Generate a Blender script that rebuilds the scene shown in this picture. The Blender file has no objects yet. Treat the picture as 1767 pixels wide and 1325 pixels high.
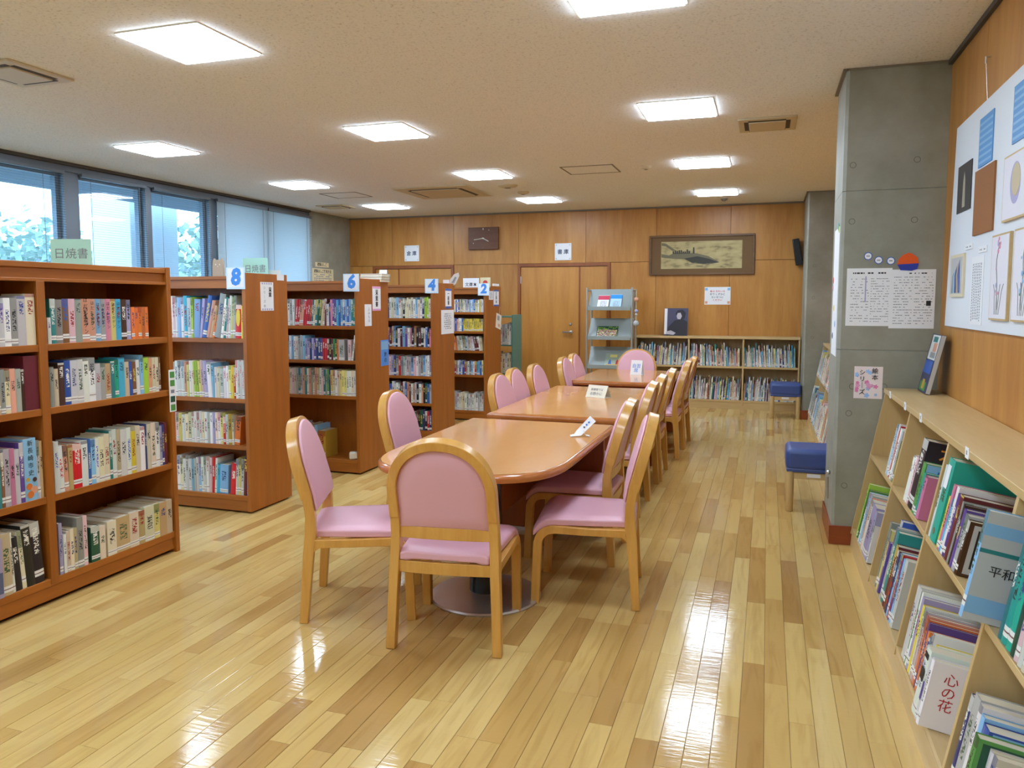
import bpy, math, random
from mathutils import Vector, Matrix

sc = bpy.context.scene
col = sc.collection
PI = math.pi

# ------------------------------------------------------------------ camera
cam = bpy.data.objects.new('camera', bpy.data.cameras.new('camera'))
col.objects.link(cam)
cam.location = (0, 0, 1.5)
cam.rotation_euler = (math.radians(90 - 4.79), 0, math.radians(18.33))
cam.data.sensor_width = 36
cam.data.lens = 1325.5 / 1767 * 36
cam.data.shift_y = -30.8 / 1767
cam.data.clip_start = 0.05
sc.camera = cam

# ------------------------------------------------------------------ world, light level
LIGHT = 29.0          # radiance of the ceiling light diffusers
w = bpy.data.worlds.new('overcast_sky')
sc.world = w
w.use_nodes = True
bg = w.node_tree.nodes['Background']
bg.inputs[0].default_value = (0.42, 0.72, 1.0, 1)
bg.inputs[1].default_value = 6.0
sc.view_settings.view_transform = 'Standard'
sc.view_settings.look = 'None'
sc.view_settings.gamma = 1
sc.view_settings.use_curve_mapping = False
sc.view_settings.exposure = 0.06
sc.cycles.max_bounces = 8
sc.cycles.diffuse_bounces = 4
sc.cycles.glossy_bounces = 3
sc.cycles.transparent_max_bounces = 8
sc.cycles.caustics_reflective = False
sc.cycles.caustics_refractive = False

ZC = 2.875            # ceiling height
XR = 0.966            # right wall
XL = -6.62            # window wall
YB = 11.40            # back wall
YF = -2.6             # wall behind the viewer

# ------------------------------------------------------------------ materials
def srgb(r, g, b):
    f = lambda c: (c / 255 / 12.92) if c <= 10 else (((c / 255) + 0.055) / 1.055) ** 2.4
    return (f(r), f(g), f(b), 1)

MATS = {}
def mat(name, c, rough=0.5, metal=0.0, spec=0.5, coat=0.0, emit=0.0, bump=0.0, bscale=200):
    if name in MATS:
        return MATS[name]
    m = bpy.data.materials.new(name)
    m.use_nodes = True
    b = m.node_tree.nodes['Principled BSDF']
    b.inputs['Base Color'].default_value = c
    b.inputs['Roughness'].default_value = rough
    b.inputs['Metallic'].default_value = metal
    b.inputs['Specular IOR Level'].default_value = spec
    b.inputs['Coat Weight'].default_value = coat
    b.inputs['Coat Roughness'].default_value = 0.15
    if emit:
        b.inputs['Emission Color'].default_value = c
        b.inputs['Emission Strength'].default_value = emit
    if bump:
        nt = m.node_tree
        n = nt.nodes.new('ShaderNodeTexNoise'); n.inputs['Scale'].default_value = bscale
        tc = nt.nodes.new('ShaderNodeTexCoord')
        nt.links.new(tc.outputs['Object'], n.inputs['Vector'])
        bp = nt.nodes.new('ShaderNodeBump'); bp.inputs['Strength'].default_value = bump
        bp.inputs['Distance'].default_value = 0.002
        nt.links.new(n.outputs[0], bp.inputs['Height'])
        nt.links.new(bp.outputs[0], b.inputs['Normal'])
    MATS[name] = m
    return m

class NT:
    """tiny helper for building node trees"""
    def __init__(s, name):
        s.m = bpy.data.materials.new(name); s.m.use_nodes = True
        s.t = s.m.node_tree; s.b = s.t.nodes['Principled BSDF']
        MATS[name] = s.m
    def n(s, kind, **kw):
        x = s.t.nodes.new('ShaderNode' + kind)
        for k, v in kw.items():
            setattr(x, k, v)
        return x
    def l(s, a, b):
        s.t.links.new(a, b)
    def math(s, op, a, b=None, c=None):
        x = s.n('Math', operation=op)
        for i, v in enumerate((a, b, c)):
            if v is None: continue
            if hasattr(v, 'is_linked'): s.l(v, x.inputs[i])
            else: x.inputs[i].default_value = v
        return x.outputs[0]
    def mix(s, f, a, b, blend='MIX'):
        x = s.n('Mix', data_type='RGBA', blend_type=blend)
        for sock, v in ((x.inputs[0], f), (x.inputs[6], a), (x.inputs[7], b)):
            if hasattr(v, 'is_linked'): s.l(v, sock)
            else: sock.default_value = v
        return x.outputs[2]
    def ramp(s, f, stops):
        x = s.n('ValToRGB')
        e = x.color_ramp.elements
        while len(e) < len(stops): e.new(0.5)
        for i, (p, c) in enumerate(stops):
            e[i].position = p; e[i].color = c
        s.l(f, x.inputs[0])
        return x.outputs[0]

def wood(name, dark, light, axis='Z', stretch=14.0, scale=6.0, rough=0.4, coat=0.0, vary=0.12, attr=None, spec=0.5, streak=0.5, dist=0.6, det=6):
    """grain runs along `axis` in object space; every object gets its own shift and tone"""
    k = NT(name)
    tc = k.n('TexCoord'); oi = k.n('ObjectInfo')
    mp = k.n('Mapping')
    sx = {'X': (1, stretch, stretch), 'Y': (stretch, 1, stretch), 'Z': (stretch, stretch, 1)}[axis]
    mp.inputs['Scale'].default_value = sx
    off = k.n('CombineXYZ')
    rnd = oi.outputs['Random']
    if attr:
        a = k.n('Attribute', attribute_name=attr); rnd = a.outputs['Fac']
    sh = k.math('MULTIPLY', rnd, 37.0)
    for i in range(3): k.l(sh, off.inputs[i])
    add = k.n('VectorMath', operation='ADD')
    k.l(tc.outputs['Object'], add.inputs[0]); k.l(off.outputs[0], add.inputs[1])
    k.l(add.outputs[0], mp.inputs['Vector'])
    n1 = k.n('TexNoise'); n1.inputs['Scale'].default_value = scale * 0.25; n1.inputs['Detail'].default_value = det
    n1.inputs['Distortion'].default_value = dist
    k.l(mp.outputs[0], n1.inputs['Vector'])
    n2 = k.n('TexNoise'); n2.inputs['Scale'].default_value = scale * 1.6; n2.inputs['Detail'].default_value = 3
    k.l(mp.outputs[0], n2.inputs['Vector'])
    f = k.math('ADD', k.math('MULTIPLY', n1.outputs[0], 1 - streak * 0.5), k.math('MULTIPLY', n2.outputs[0], streak * 0.5))
    c = k.ramp(f, [(0.32, dark), (0.68, light)])
    hsv = k.n('HueSaturation')
    k.l(c, hsv.inputs['Color'])
    k.l(k.math('ADD', k.math('MULTIPLY', rnd, 2 * vary), 1 - vary), hsv.inputs['Value'])
    k.l(hsv.outputs[0], k.b.inputs['Base Color'])
    k.b.inputs['Roughness'].default_value = rough
    k.b.inputs['Coat Weight'].default_value = coat
    k.b.inputs['Coat Roughness'].default_value = 0.12
    k.b.inputs['Specular IOR Level'].default_value = spec
    return k.m

M = {}
M['case'] = wood('cherry_veneer', srgb(150, 84, 22), srgb(174, 101, 30), 'Z', 10, 5, 0.45, 0, 0.05)
M['case_h'] = wood('cherry_veneer_horizontal', srgb(150, 84, 22), srgb(176, 103, 31), 'X', 10, 5, 0.45, 0, 0.05)
M['case_y'] = wood('cherry_veneer_lengthwise', srgb(150, 84, 22), srgb(176, 103, 31), 'Y', 10, 5, 0.45, 0, 0.05)
M['panel'] = wood('wall_plywood', srgb(172, 112, 48), srgb(200, 143, 72), 'Z', 7, 3.2, 0.38, 0, 0.05, spec=0.4)
M['door'] = wood('door_veneer', srgb(184, 122, 52), srgb(202, 142, 68), 'Z', 9, 4, 0.4, 0, 0.04)
M['doorframe'] = wood('door_frame_wood', srgb(134, 70, 28), srgb(152, 84, 36), 'Z', 10, 5, 0.4, 0, 0.04)
M['table'] = wood('table_top_veneer', srgb(206, 147, 89), srgb(212, 154, 96), 'Y', 3, 9, 0.13, 0.0, 0.02, dist=0.0, det=1, spec=0.8)
M['table_edge'] = wood('table_edge_wood', srgb(178, 104, 50), srgb(196, 122, 64), 'Y', 8, 6, 0.22, 0.5, 0.03)
M['table_leg'] = wood('table_leg_panel', srgb(142, 72, 32), srgb(160, 86, 40), 'Z', 8, 5, 0.4, 0, 0.03)
M['chairwood'] = wood('beech_bentwood', srgb(200, 144, 64), srgb(217, 166, 84), 'Z', 9, 8, 0.3, 0.25, 0.05)
M['oak'] = wood('pale_oak', srgb(198, 166, 112), srgb(212, 182, 130), 'Y', 9, 6, 0.4, 0.1, 0.03)
M['oak_z'] = wood('pale_oak_upright', srgb(196, 164, 110), srgb(210, 180, 128), 'Z', 9, 6, 0.4, 0.1, 0.03)
M['oak_x'] = wood('pale_oak_crosswise', srgb(198, 166, 112), srgb(212, 182, 130), 'X', 9, 6, 0.4, 0.1, 0.03)
M['baseboard'] = wood('red_brown_baseboard', srgb(128, 56, 24), srgb(148, 70, 32), 'X', 9, 6, 0.35, 0.1, 0.03)
M['frame_brown'] = wood('dark_frame_wood', srgb(92, 62, 34), srgb(116, 82, 46), 'X', 9, 8, 0.45, 0, 0.03)
M['clock'] = wood('clock_face_wood', srgb(96, 56, 30), srgb(112, 68, 38), 'X', 9, 8, 0.5, 0, 0.03)

def floor_mat(name, attr):
    k = NT(name)
    tc = k.n('TexCoord'); oi = k.n('ObjectInfo')
    if attr:
        a = k.n('Attribute', attribute_name=attr); rnd = a.outputs['Fac']
    else:
        rnd = oi.outputs['Random']
    geo = k.n('NewGeometry')
    off = k.n('CombineXYZ')
    sh = k.math('MULTIPLY', rnd, 53.0)
    k.l(sh, off.inputs[0]); k.l(sh, off.inputs[1])
    add = k.n('VectorMath', operation='ADD')
    k.l(geo.outputs['Position'], add.inputs[0]); k.l(off.outputs[0], add.inputs[1])
    mp = k.n('Mapping'); mp.inputs['Scale'].default_value = (14, 1.3, 1)
    k.l(add.outputs[0], mp.inputs['Vector'])
    n1 = k.n('TexNoise'); n1.inputs['Scale'].default_value = 1.4; n1.inputs['Detail'].default_value = 4
    n1.inputs['Distortion'].default_value = 1.2
    k.l(mp.outputs[0], n1.inputs['Vector'])
    base = k.ramp(rnd, [(0.0, srgb(174, 132, 74)), (0.12, srgb(192, 152, 88)), (0.5, srgb(207, 172, 105)), (0.85, srgb(213, 180, 114)), (1.0, srgb(218, 188, 124))])
    grain = k.ramp(n1.outputs[0], [(0.3, (0.80, 0.74, 0.64, 1)), (0.52, (1, 1, 1, 1)), (0.75, (1.0, 1.0, 1.0, 1))])
    c = k.mix(0.75, base, grain, 'MULTIPLY')
    k.l(c, k.b.inputs['Base Color'])
    # worn polyurethane: patchy gloss with fine ripples across the boards
    nr = k.n('TexNoise'); nr.inputs['Scale'].default_value = 3.0; nr.inputs['Detail'].default_value = 4
    k.l(geo.outputs['Position'], nr.inputs['Vector'])
    k.l(k.math('ADD', k.math('MULTIPLY', nr.outputs[0], 0.13), 0.045), k.b.inputs['Roughness'])
    mp2 = k.n('Mapping'); mp2.inputs['Scale'].default_value = (9, 60, 1)
    k.l(add.outputs[0], mp2.inputs['Vector'])
    nb = k.n('TexNoise'); nb.inputs['Scale'].default_value = 1.0; nb.inputs['Detail'].default_value = 3
    k.l(mp2.outputs[0], nb.inputs['Vector'])
    bp = k.n('Bump'); bp.inputs['Strength'].default_value = 0.35; bp.inputs['Distance'].default_value = 0.0016
    k.l(nb.outputs[0], bp.inputs['Height']); k.l(bp.outputs[0], k.b.inputs['Normal'])
    k.b.inputs['Specular IOR Level'].default_value = 0.5
    return k.m
M['plank'] = floor_mat('maple_floorboard', None)
M['plank_far'] = floor_mat('maple_floorboard_far', 'rnd')

def concrete(name):
    k = NT(name)
    geo = k.n('NewGeometry')
    n = k.n('TexNoise'); n.inputs['Scale'].default_value = 2.2; n.inputs['Detail'].default_value = 8; n.inputs['Roughness'].default_value = 0.62
    k.l(geo.outputs['Position'], n.inputs['Vector'])
    c = k.ramp(n.outputs[0], [(0.3, srgb(132, 130, 114)), (0.55, srgb(152, 150, 136)), (0.75, srgb(166, 165, 154))])
    k.l(c, k.b.inputs['Base Color']); k.b.inputs['Roughness'].default_value = 0.6
    n2 = k.n('TexNoise'); n2.inputs['Scale'].default_value = 90; n2.inputs['Detail'].default_value = 4
    k.l(geo.outputs['Position'], n2.inputs['Vector'])
    bp = k.n('Bump'); bp.inputs['Strength'].default_value = 0.15; bp.inputs['Distance'].default_value = 0.003
    k.l(n2.outputs[0], bp.inputs['Height']); k.l(bp.outputs[0], k.b.inputs['Normal'])
    return k.m
M['concrete'] = concrete('cast_concrete')

def ceiling_mat():
    k = NT('ceiling_board')
    geo = k.n('NewGeometry')
    n = k.n('TexNoise'); n.inputs['Scale'].default_value = 70; n.inputs['Detail'].default_value = 3
    k.l(geo.outputs['Position'], n.inputs['Vector'])
    c = k.ramp(n.outputs[0], [(0.28, srgb(206, 202, 196)), (0.42, srgb(236, 234, 230)), (0.7, srgb(242, 240, 237))])
    k.l(c, k.b.inputs['Base Color']); k.b.inputs['Roughness'].default_value = 0.9
    bp = k.n('Bump'); bp.inputs['Strength'].default_value = 0.2; bp.inputs['Distance'].default_value = 0.003
    k.l(n.outputs[0], bp.inputs['Height']); k.l(bp.outputs[0], k.b.inputs['Normal'])
    return k.m
M['ceiling'] = ceiling_mat()

M['pink'] = mat('pink_vinyl', srgb(222, 170, 184), 0.38, bump=0.12, bscale=900)
M['white'] = mat('white_paper', srgb(236, 236, 238), 0.6)
M['whiteboard'] = mat('white_board', srgb(226, 230, 236), 0.45)
M['cream'] = mat('cream_card', srgb(224, 208, 168), 0.6)
M['black'] = mat('black_ink', srgb(28, 28, 32), 0.5)
M['dark'] = mat('dark_gap', srgb(40, 30, 22), 0.8)
M['chrome'] = mat('chrome', (0.78, 0.77, 0.76, 1), 0.12, 1.0)
M['steel'] = mat('brushed_steel', (0.62, 0.6, 0.58, 1), 0.3, 1.0)
M['blackpost'] = mat('black_enamel', srgb(22, 22, 26), 0.25)
M['blue'] = mat('blue_vinyl', srgb(62, 82, 142), 0.38, bump=0.1, bscale=700)
M['rackgrey'] = mat('grey_painted_steel', srgb(150, 160, 158), 0.4)
M['rackpost'] = mat('silver_tube', srgb(176, 176, 170), 0.35, 0.4)
M['green_steel'] = mat('teal_painted_steel', srgb(86, 132, 122), 0.45)
M['bluetext'] = mat('blue_print', srgb(66, 138, 226), 0.5)
M['palebluecard'] = mat('pale_blue_card', srgb(206, 228, 246), 0.5)
M['alu'] = mat('window_aluminium', srgb(120, 128, 138), 0.4, 0.5)
def slat_mat():
    k = NT('blind_slat')
    out = k.t.nodes['Material Output']
    k.b.inputs['Base Color'].default_value = srgb(206, 216, 220); k.b.inputs['Roughness'].default_value = 0.5
    tl = k.n('BsdfTranslucent'); tl.inputs[0].default_value = (0.7, 0.82, 0.88, 1)
    mx = k.n('MixShader'); mx.inputs[0].default_value = 0.42
    k.l(k.b.outputs[0], mx.inputs[1]); k.l(tl.outputs[0], mx.inputs[2]); k.l(mx.outputs[0], out.inputs['Surface'])
    return k.m
M['slat'] = slat_mat()
M['trim_gap_dark'] = mat('dark_trim_gap_shade', srgb(74, 70, 66), 0.6)  # window-wall trim, and painted shade of the right-wall ceiling gap
M['trim_grey'] = mat('grey_cove_trim', srgb(128, 118, 104), 0.6)
M['beige_metal'] = mat('beige_grille', srgb(206, 190, 158), 0.5)
M['beige_dark'] = mat('grille_slot', srgb(70, 58, 40), 0.7)
M['lightframe'] = mat('light_frame', srgb(232, 228, 220), 0.5)
M['plaster'] = mat('white_plaster', srgb(216, 208, 194), 0.8)
M['ext_white'] = mat('outside_white_wall', srgb(226, 232, 238), 0.8)
M['ext_dark'] = mat('outside_canopy', srgb(120, 132, 150), 0.8)
M['foliage'] = mat('outside_foliage', srgb(150, 170, 160), 0.8)
M['ground'] = mat('outside_ground', srgb(150, 156, 150), 0.9)

def lamp_mat():
    k = NT('light_diffuser')
    k.b.inputs['Base Color'].default_value = (0.9, 0.9, 0.9, 1)
    k.b.inputs['Emission Color'].default_value = (0.79, 0.975, 1.17, 1)
    k.b.inputs['Emission Strength'].default_value = LIGHT
    return k.m
M['lamp'] = lamp_mat()

def glass_mat():
    k = NT('window_glass')
    out = k.t.nodes['Material Output']
    tr = k.n('BsdfTransparent'); tr.inputs[0].default_value = (0.93, 0.97, 1, 1)
    gl = k.n('BsdfGlossy'); gl.inputs['Roughness'].default_value = 0.02
    mx = k.n('MixShader'); mx.inputs[0].default_value = 0.06
    k.l(tr.outputs[0], mx.inputs[1]); k.l(gl.outputs[0], mx.inputs[2]); k.l(mx.outputs[0], out.inputs['Surface'])
    return k.m
M['glass'] = glass_mat()

def book_mat():
    """printed cover: colour, accent and print layout come from per-book attributes"""
    k = NT('book_cover_print')
    ca = k.n('Attribute', attribute_name='col'); cb = k.n('Attribute', attribute_name='col2')
    uv = k.n('Attribute', attribute_name='buv'); rn = k.n('Attribute', attribute_name='rnd')
    sp = k.n('SeparateXYZ'); k.l(uv.outputs['Vector'], sp.inputs[0])
    u, v, fl = sp.outputs
    r = rn.outputs['Fac']
    r2 = k.math('FRACT', k.math('MULTIPLY', r, 7.13)); r3 = k.math('FRACT', k.math('MULTIPLY', r, 23.7))
    # lettering: blotchy glyph column
    cv = k.n('CombineXYZ')
    k.l(k.math('MULTIPLY', u, 2.2), cv.inputs[0]); k.l(k.math('MULTIPLY', v, 26.0), cv.inputs[1]); k.l(k.math('MULTIPLY', r, 91), cv.inputs[2])
    nz = k.n('TexNoise'); nz.inputs['Scale'].default_value = 1.6; nz.inputs['Detail'].default_value = 3
    k.l(cv.outputs[0], nz.inputs['Vector'])
    g = k.math('GREATER_THAN', nz.outputs[0], 0.5)
    inu = k.math('LESS_THAN', k.math('ABSOLUTE', k.math('SUBTRACT', u, 0.5)), 0.27)
    top = k.math('ADD', 0.7, k.math('MULTIPLY', r2, 0.22))
    bot = k.math('SUBTRACT', top, k.math('ADD', 0.2, k.math('MULTIPLY', r3, 0.3)))
    inv = k.math('MULTIPLY', k.math('LESS_THAN', v, top), k.math('GREATER_THAN', v, bot))
    title = k.math('MULTIPLY', k.math('MULTIPLY', g, inu), k.math('MULTIPLY', inv, fl))
    # accent band
    band = k.math('MULTIPLY', k.math('GREATER_THAN', v, k.math('SUBTRACT', 1.0, k.math('MULTIPLY', r3, 0.3))), k.math('GREATER_THAN', r2, 0.62))
    band = k.math('MULTIPLY', band, fl)
    # library sticker
    sb = k.math('ADD', 0.025, k.math('MULTIPLY', r2, 0.09))
    st = k.math('MULTIPLY', k.math('GREATER_THAN', v, sb), k.math('LESS_THAN', v, k.math('ADD', sb, 0.1)))
    st = k.math('MULTIPLY', k.math('MULTIPLY', st, k.math('GREATER_THAN', r3, 0.35)), fl)
    st_line = k.math('MULTIPLY', st, k.math('MULTIPLY', k.math('GREATER_THAN', v, k.math('ADD', sb, 0.04)), k.math('LESS_THAN', v, k.math('ADD', sb, 0.055))))
    c = k.mix(band, ca.outputs['Color'], k.mix(0.65, ca.outputs['Color'], cb.outputs['Color']))
    c = k.mix(title, c, cb.outputs['Color'])
    c = k.mix(st, c, srgb(232, 232, 228))
    c = k.mix(st_line, c, srgb(120, 80, 80))
    k.l(c, k.b.inputs['Base Color'])
    k.b.inputs['Roughness'].default_value = 0.38
    return k.m
M['book'] = book_mat()

# ------------------------------------------------------------------ mesh helpers
class MB:
    def __init__(s):
        s.v = []; s.f = []; s.m = []
    def add(s, vs, fs, m=0, mx=None):
        o = len(s.v)
        s.v += [tuple(mx @ Vector(p)) if mx else tuple(p) for p in vs]
        s.f += [tuple(i + o for i in f) for f in fs]
        s.m += [m] * len(fs)
    def box(s, a, b, m=0, mx=None):
        x0, y0, z0 = a; x1, y1, z1 = b
        s.add([(x0, y0, z0), (x1, y0, z0), (x1, y1, z0), (x0, y1, z0), (x0, y0, z1), (x1, y0, z1), (x1, y1, z1), (x0, y1, z1)],
              [(0, 3, 2, 1), (4, 5, 6, 7), (0, 1, 5, 4), (1, 2, 6, 5), (2, 3, 7, 6), (3, 0, 4, 7)], m, mx)
    def prism(s, poly, axis, a, b, m=0, mx=None):
        """polygon in the two other axes (order x,y / x,z / y,z), extruded along axis from a to b"""
        def P(p, t):
            return {'x': (t, p[0], p[1]), 'y': (p[0], t, p[1]), 'z': (p[0], p[1], t)}[axis]
        n = len(poly)
        vs = [P(p, a) for p in poly] + [P(p, b) for p in poly]
        fs = [tuple(range(n)), tuple(range(n, 2 * n))] + [(i, (i + 1) % n, (i + 1) % n + n, i + n) for i in range(n)]
        s.add(vs, fs, m, mx)
    def sweep(s, path, hw, hd, axis_w, m=0, closed=False):
        """rectangular section: +-hw along axis_w(i), +-hd along tangent x axis_w"""
        n = len(path); P = [Vector(p) for p in path]; o = len(s.v)
        for i in range(n):
            t = (P[min(i + 1, n - 1)] - P[max(i - 1, 0)]).normalized()
            a = Vector(axis_w(i) if callable(axis_w) else axis_w).normalized()
            a = (a - t * a.dot(t)).normalized()
            b = t.cross(a)
            w = hw[i] if isinstance(hw, list) else hw
            d = hd[i] if isinstance(hd, list) else hd
            for sa, sb in ((-1, -1), (1, -1), (1, 1), (-1, 1)):
                s.v.append(tuple(P[i] + a * w * sa + b * d * sb))
        fs = []
        for i in range(n - 1):
            for j in range(4):
                q = o + i * 4
                fs.append((q + j, q + (j + 1) % 4, q + 4 + (j + 1) % 4, q + 4 + j))
        fs += [(o, o + 3, o + 2, o + 1), (o + 4 * (n - 1), o + 4 * (n - 1) + 1, o + 4 * (n - 1) + 2, o + 4 * (n - 1) + 3)]
        s.f += fs; s.m += [m] * len(fs)
    def lathe(s, prof, c=(0, 0, 0), seg=32, m=0, mx=None):
        n = len(prof); vs = []
        for k in range(seg):
            a = 2 * PI * k / seg
            vs += [(c[0] + r * math.cos(a), c[1] + r * math.sin(a), c[2] + z) for r, z in prof]
        fs = []
        for k in range(seg):
            k2 = (k + 1) % seg
            fs += [(k * n + i, k2 * n + i, k2 * n + i + 1, k * n + i + 1) for i in range(n - 1)]
        fs.append(tuple(k * n for k in range(seg))[::-1]); fs.append(tuple(k * n + n - 1 for k in range(seg)))
        s.add(vs, fs, m, mx)
    def tube(s, path, r, seg=8, m=0):
        P = [Vector(p) for p in path]; n = len(P); o = len(s.v)
        for i in range(n):
            t = (P[min(i + 1, n - 1)] - P[max(i - 1, 0)]).normalized()
            a = t.orthogonal().normalized(); b = t.cross(a)
            for j in range(seg):
                q = 2 * PI * j / seg
                s.v.append(tuple(P[i] + a * r * math.cos(q) + b * r * math.sin(q)))
        fs = []
        for i in range(n - 1):
            for j in range(seg):
                fs.append((o + i * seg + j, o + i * seg + (j + 1) % seg, o + (i + 1) * seg + (j + 1) % seg, o + (i + 1) * seg + j))
        fs += [tuple(o + j for j in range(seg))[::-1], tuple(o + (n - 1) * seg + j for j in range(seg))]
        s.f += fs; s.m += [m] * len(fs)
    def ball(s, c, r, m=0, seg=12, sq=(1, 1, 1)):
        prof = [(r * math.sin(PI * i / 8) + 1e-5, -r * math.cos(PI * i / 8)) for i in range(9)]
        mx = Matrix.Translation(c) @ Matrix.Diagonal((*sq, 1))
        s.lathe(prof, (0, 0, 0), seg, m, mx)
    def build(s, name, mats, parent=None, mx=None, bevel=0.0, smooth=False, seg=2):
        me = bpy.data.meshes.new(name)
        me.from_pydata(s.v, [], s.f)
        for x in (mats if isinstance(mats, (list, tuple)) else [mats]):
            me.materials.append(x)
        if len(me.materials) > 1:
            me.polygons.foreach_set('material_index', s.m)
        import bmesh
        bm = bmesh.new(); bm.from_mesh(me)
        bmesh.ops.recalc_face_normals(bm, faces=bm.faces)
        bm.to_mesh(me); bm.free()
        if smooth:
            me.polygons.foreach_set('use_smooth', [True] * len(me.polygons))
            me.set_sharp_from_angle(angle=math.radians(35))
        o = bpy.data.objects.new(name, me)
        col.objects.link(o)
        if parent: o.parent = parent
        if mx is not None: o.matrix_basis = mx
        if bevel:
            b = o.modifiers.new('bevel', 'BEVEL'); b.width = bevel; b.segments = seg
            b.limit_method = 'ANGLE'; b.angle_limit = math.radians(40)
            me.polygons.foreach_set('use_smooth', [True] * len(me.polygons))
            me.set_sharp_from_angle(angle=math.radians(35))
        return o

def tag(o, label, cat, group=None):
    o['label'] = label; o['category'] = cat
    if group: o['group'] = group
    return o
def struct(o):
    o['kind'] = 'structure'
    return o
def stuff(o):
    o['kind'] = 'stuff'
    return o
def empty(name, mx=None):
    e = bpy.data.objects.new(name, None); e.empty_display_size = 0.05
    col.objects.link(e)
    if mx is not None: e.matrix_basis = mx
    return e
def thing(name, label, cat, loc=(0, 0, 0), rz=0, group=None):
    return tag(empty(name, Matrix.Translation(loc) @ Matrix.Rotation(rz, 4, 'Z')), label, cat, group)
def part(name, a, b, m, parent=None, bevel=0.0, mx=None):
    q = MB(); q.box(a, b)
    return q.build(name, m, parent, mx, bevel)
def copy_tree(o, parent=None):
    c = o.copy(); col.objects.link(c); c.parent = parent
    for ch in o.children: copy_tree(ch, c)
    return c

def face(origin, normal):
    """card frame: local x = right as seen, y = up, z = outward"""
    n = Vector(normal).normalized(); up = Vector((0, 0, 1))
    x = up.cross(n).normalized(); y = n.cross(x)
    m = Matrix((x, y, n)).transposed().to_4x4()
    m.translation = Vector(origin)
    return m

def text(body, size, m, parent, loc=(0, 0, 0.001), name='lettering', bold=0.0, shear=0.0, vertical=False, space=1.0, mx=None):
    cu = bpy.data.curves.new('t', 'FONT')
    cu.body = '\n'.join(body) if vertical else body
    cu.size = size; cu.align_x = 'CENTER'; cu.align_y = 'CENTER'
    cu.offset = bold; cu.shear = shear; cu.space_line = space if vertical else 0.9; cu.space_character = space if not vertical else 1
    cu.extrude = 0.0002; cu.resolution_u = 2
    o = bpy.data.objects.new('t', cu); col.objects.link(o)
    dg = bpy.context.evaluated_depsgraph_get()
    me = bpy.data.meshes.new_from_object(o.evaluated_get(dg))
    me.name = name
    bpy.data.objects.remove(o)
    me.materials.clear(); me.materials.append(m)
    q = bpy.data.objects.new(name, me); col.objects.link(q)
    q.parent = parent
    q.matrix_basis = Matrix.Translation(loc) if mx is None else mx
    return q

def card(name, label, cat, mx, w, h, m, t=0.0015, group=None, bevel=0):
    """flat sheet centred on mx, lying on the surface with its back at local z=0"""
    q = MB(); q.box((-w / 2, -h / 2, 0), (w / 2, h / 2, t))
    o = q.build(name, m, None, mx, bevel)
    return tag(o, label, cat, group)
def patch(name, parent, x0, y0, x1, y1, m, z=0.0017, t=0.0004):
    q = MB(); q.box((x0, y0, z), (x1, y1, z + t))
    return q.build(name, m, parent)
def poly_patch(name, parent, pts, m, z=0.0017, t=0.0004):
    q = MB(); q.prism(pts, 'z', z, z + t)
    return q.build(name, m, parent)
def scribble(name, parent, x0, y0, x1, y1, rows, m, seed, z=0.0018, fill=0.8, th=0.45):
    """lines of small print, each word a thin raised dash"""
    r = random.Random(seed); q = MB()
    dy = (y1 - y0) / rows
    for i in range(rows):
        x = x0; yy = y1 - dy * (i + 1)
        while x < x1:
            wl = r.uniform(0.03, 0.12) * (x1 - x0)
            if r.random() < fill: q.box((x, yy + dy * 0.2, z), (min(x + wl, x1), yy + dy * (0.2 + th), z + 0.0002))
            x += wl + 0.02 * (x1 - x0)
    return q.build(name, m, parent)

# ================================================================== THE ROOM
# ---- floor: boards 85 mm wide running away from the viewer
fl = part('floor', (XL - 0.1, YF, -0.06), (XR + 0.1, YB + 0.1, -0.003), mat('subfloor', srgb(122, 88, 46), 0.7))
struct(fl)
rnd = random.Random(11)
PW, PL = 0.085, 0.91
boards = []
ncol = int((XR + 0.05 - XL) / PW) + 1
for i in range(ncol):
    x0 = -0.482 - 72 * PW + i * PW
    if x0 > XR: break
    y = YF - rnd.choice((0.1, 0.33, 0.55, 0.75)) * PL
    while y < YB:
        ln = PL * rnd.choice((0.5, 1.0, 1.0, 1.0, 0.75))
        boards.append((x0, y, ln))
        y += ln
def in_view(x, y):
    f = Vector((-math.sin(math.radians(18.33)), math.cos(math.radians(18.33))))
    r = Vector((f.y, -f.x)); p = Vector((x, y))
    d = p.dot(f)
    return d > 1.75 and abs(p.dot(r) / d) < 0.68 and -3.25 < x < 0.56
vis = sorted((b for b in boards if in_view(b[0] + PW / 2, b[1] + b[2] / 2)), key=lambda b: (b[0] ** 2 + (b[1] + b[2] / 2) ** 2))
near = set(vis[:300])
pm = {}
G = 0.0007
for b in vis[:300]:
    x0, y0, ln = b
    if ln not in pm:
        q = MB()
        q.prism([(G, -0.0028), (PW - G, -0.0028), (PW - G, -0.001), (PW - G - 0.0012, 0), (G + 0.0012, 0), (G, -0.001)], 'y', G, ln - G)
        pm[ln] = q.build('floorboard', M['plank'], fl); o = pm[ln]
    else:
        o = pm[ln].copy(); col.objects.link(o)
    o.location = (x0, y0, 0)
q = MB(); rv = []
for b in boards:
    if b in near: continue
    x0, y0, ln = b
    y1 = min(y0 + ln, YB); x1 = min(x0 + PW, XR + 0.1)
    q.box((x0 + G, max(y0, YF) + G, -0.0028), (x1 - G, y1 - G, 0)); rv += [rnd.random()] * 8
o = q.build('floorboards', M['plank_far'], fl); stuff(o)
a = o.data.attributes.new('rnd', 'FLOAT', 'POINT'); a.data.foreach_set('value', rv)

# ---- ceiling
cl = struct(part('ceiling', (XL - 0.2, YF, ZC), (XR + 0.2, YB + 0.2, ZC + 0.12), M['ceiling']))

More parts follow.
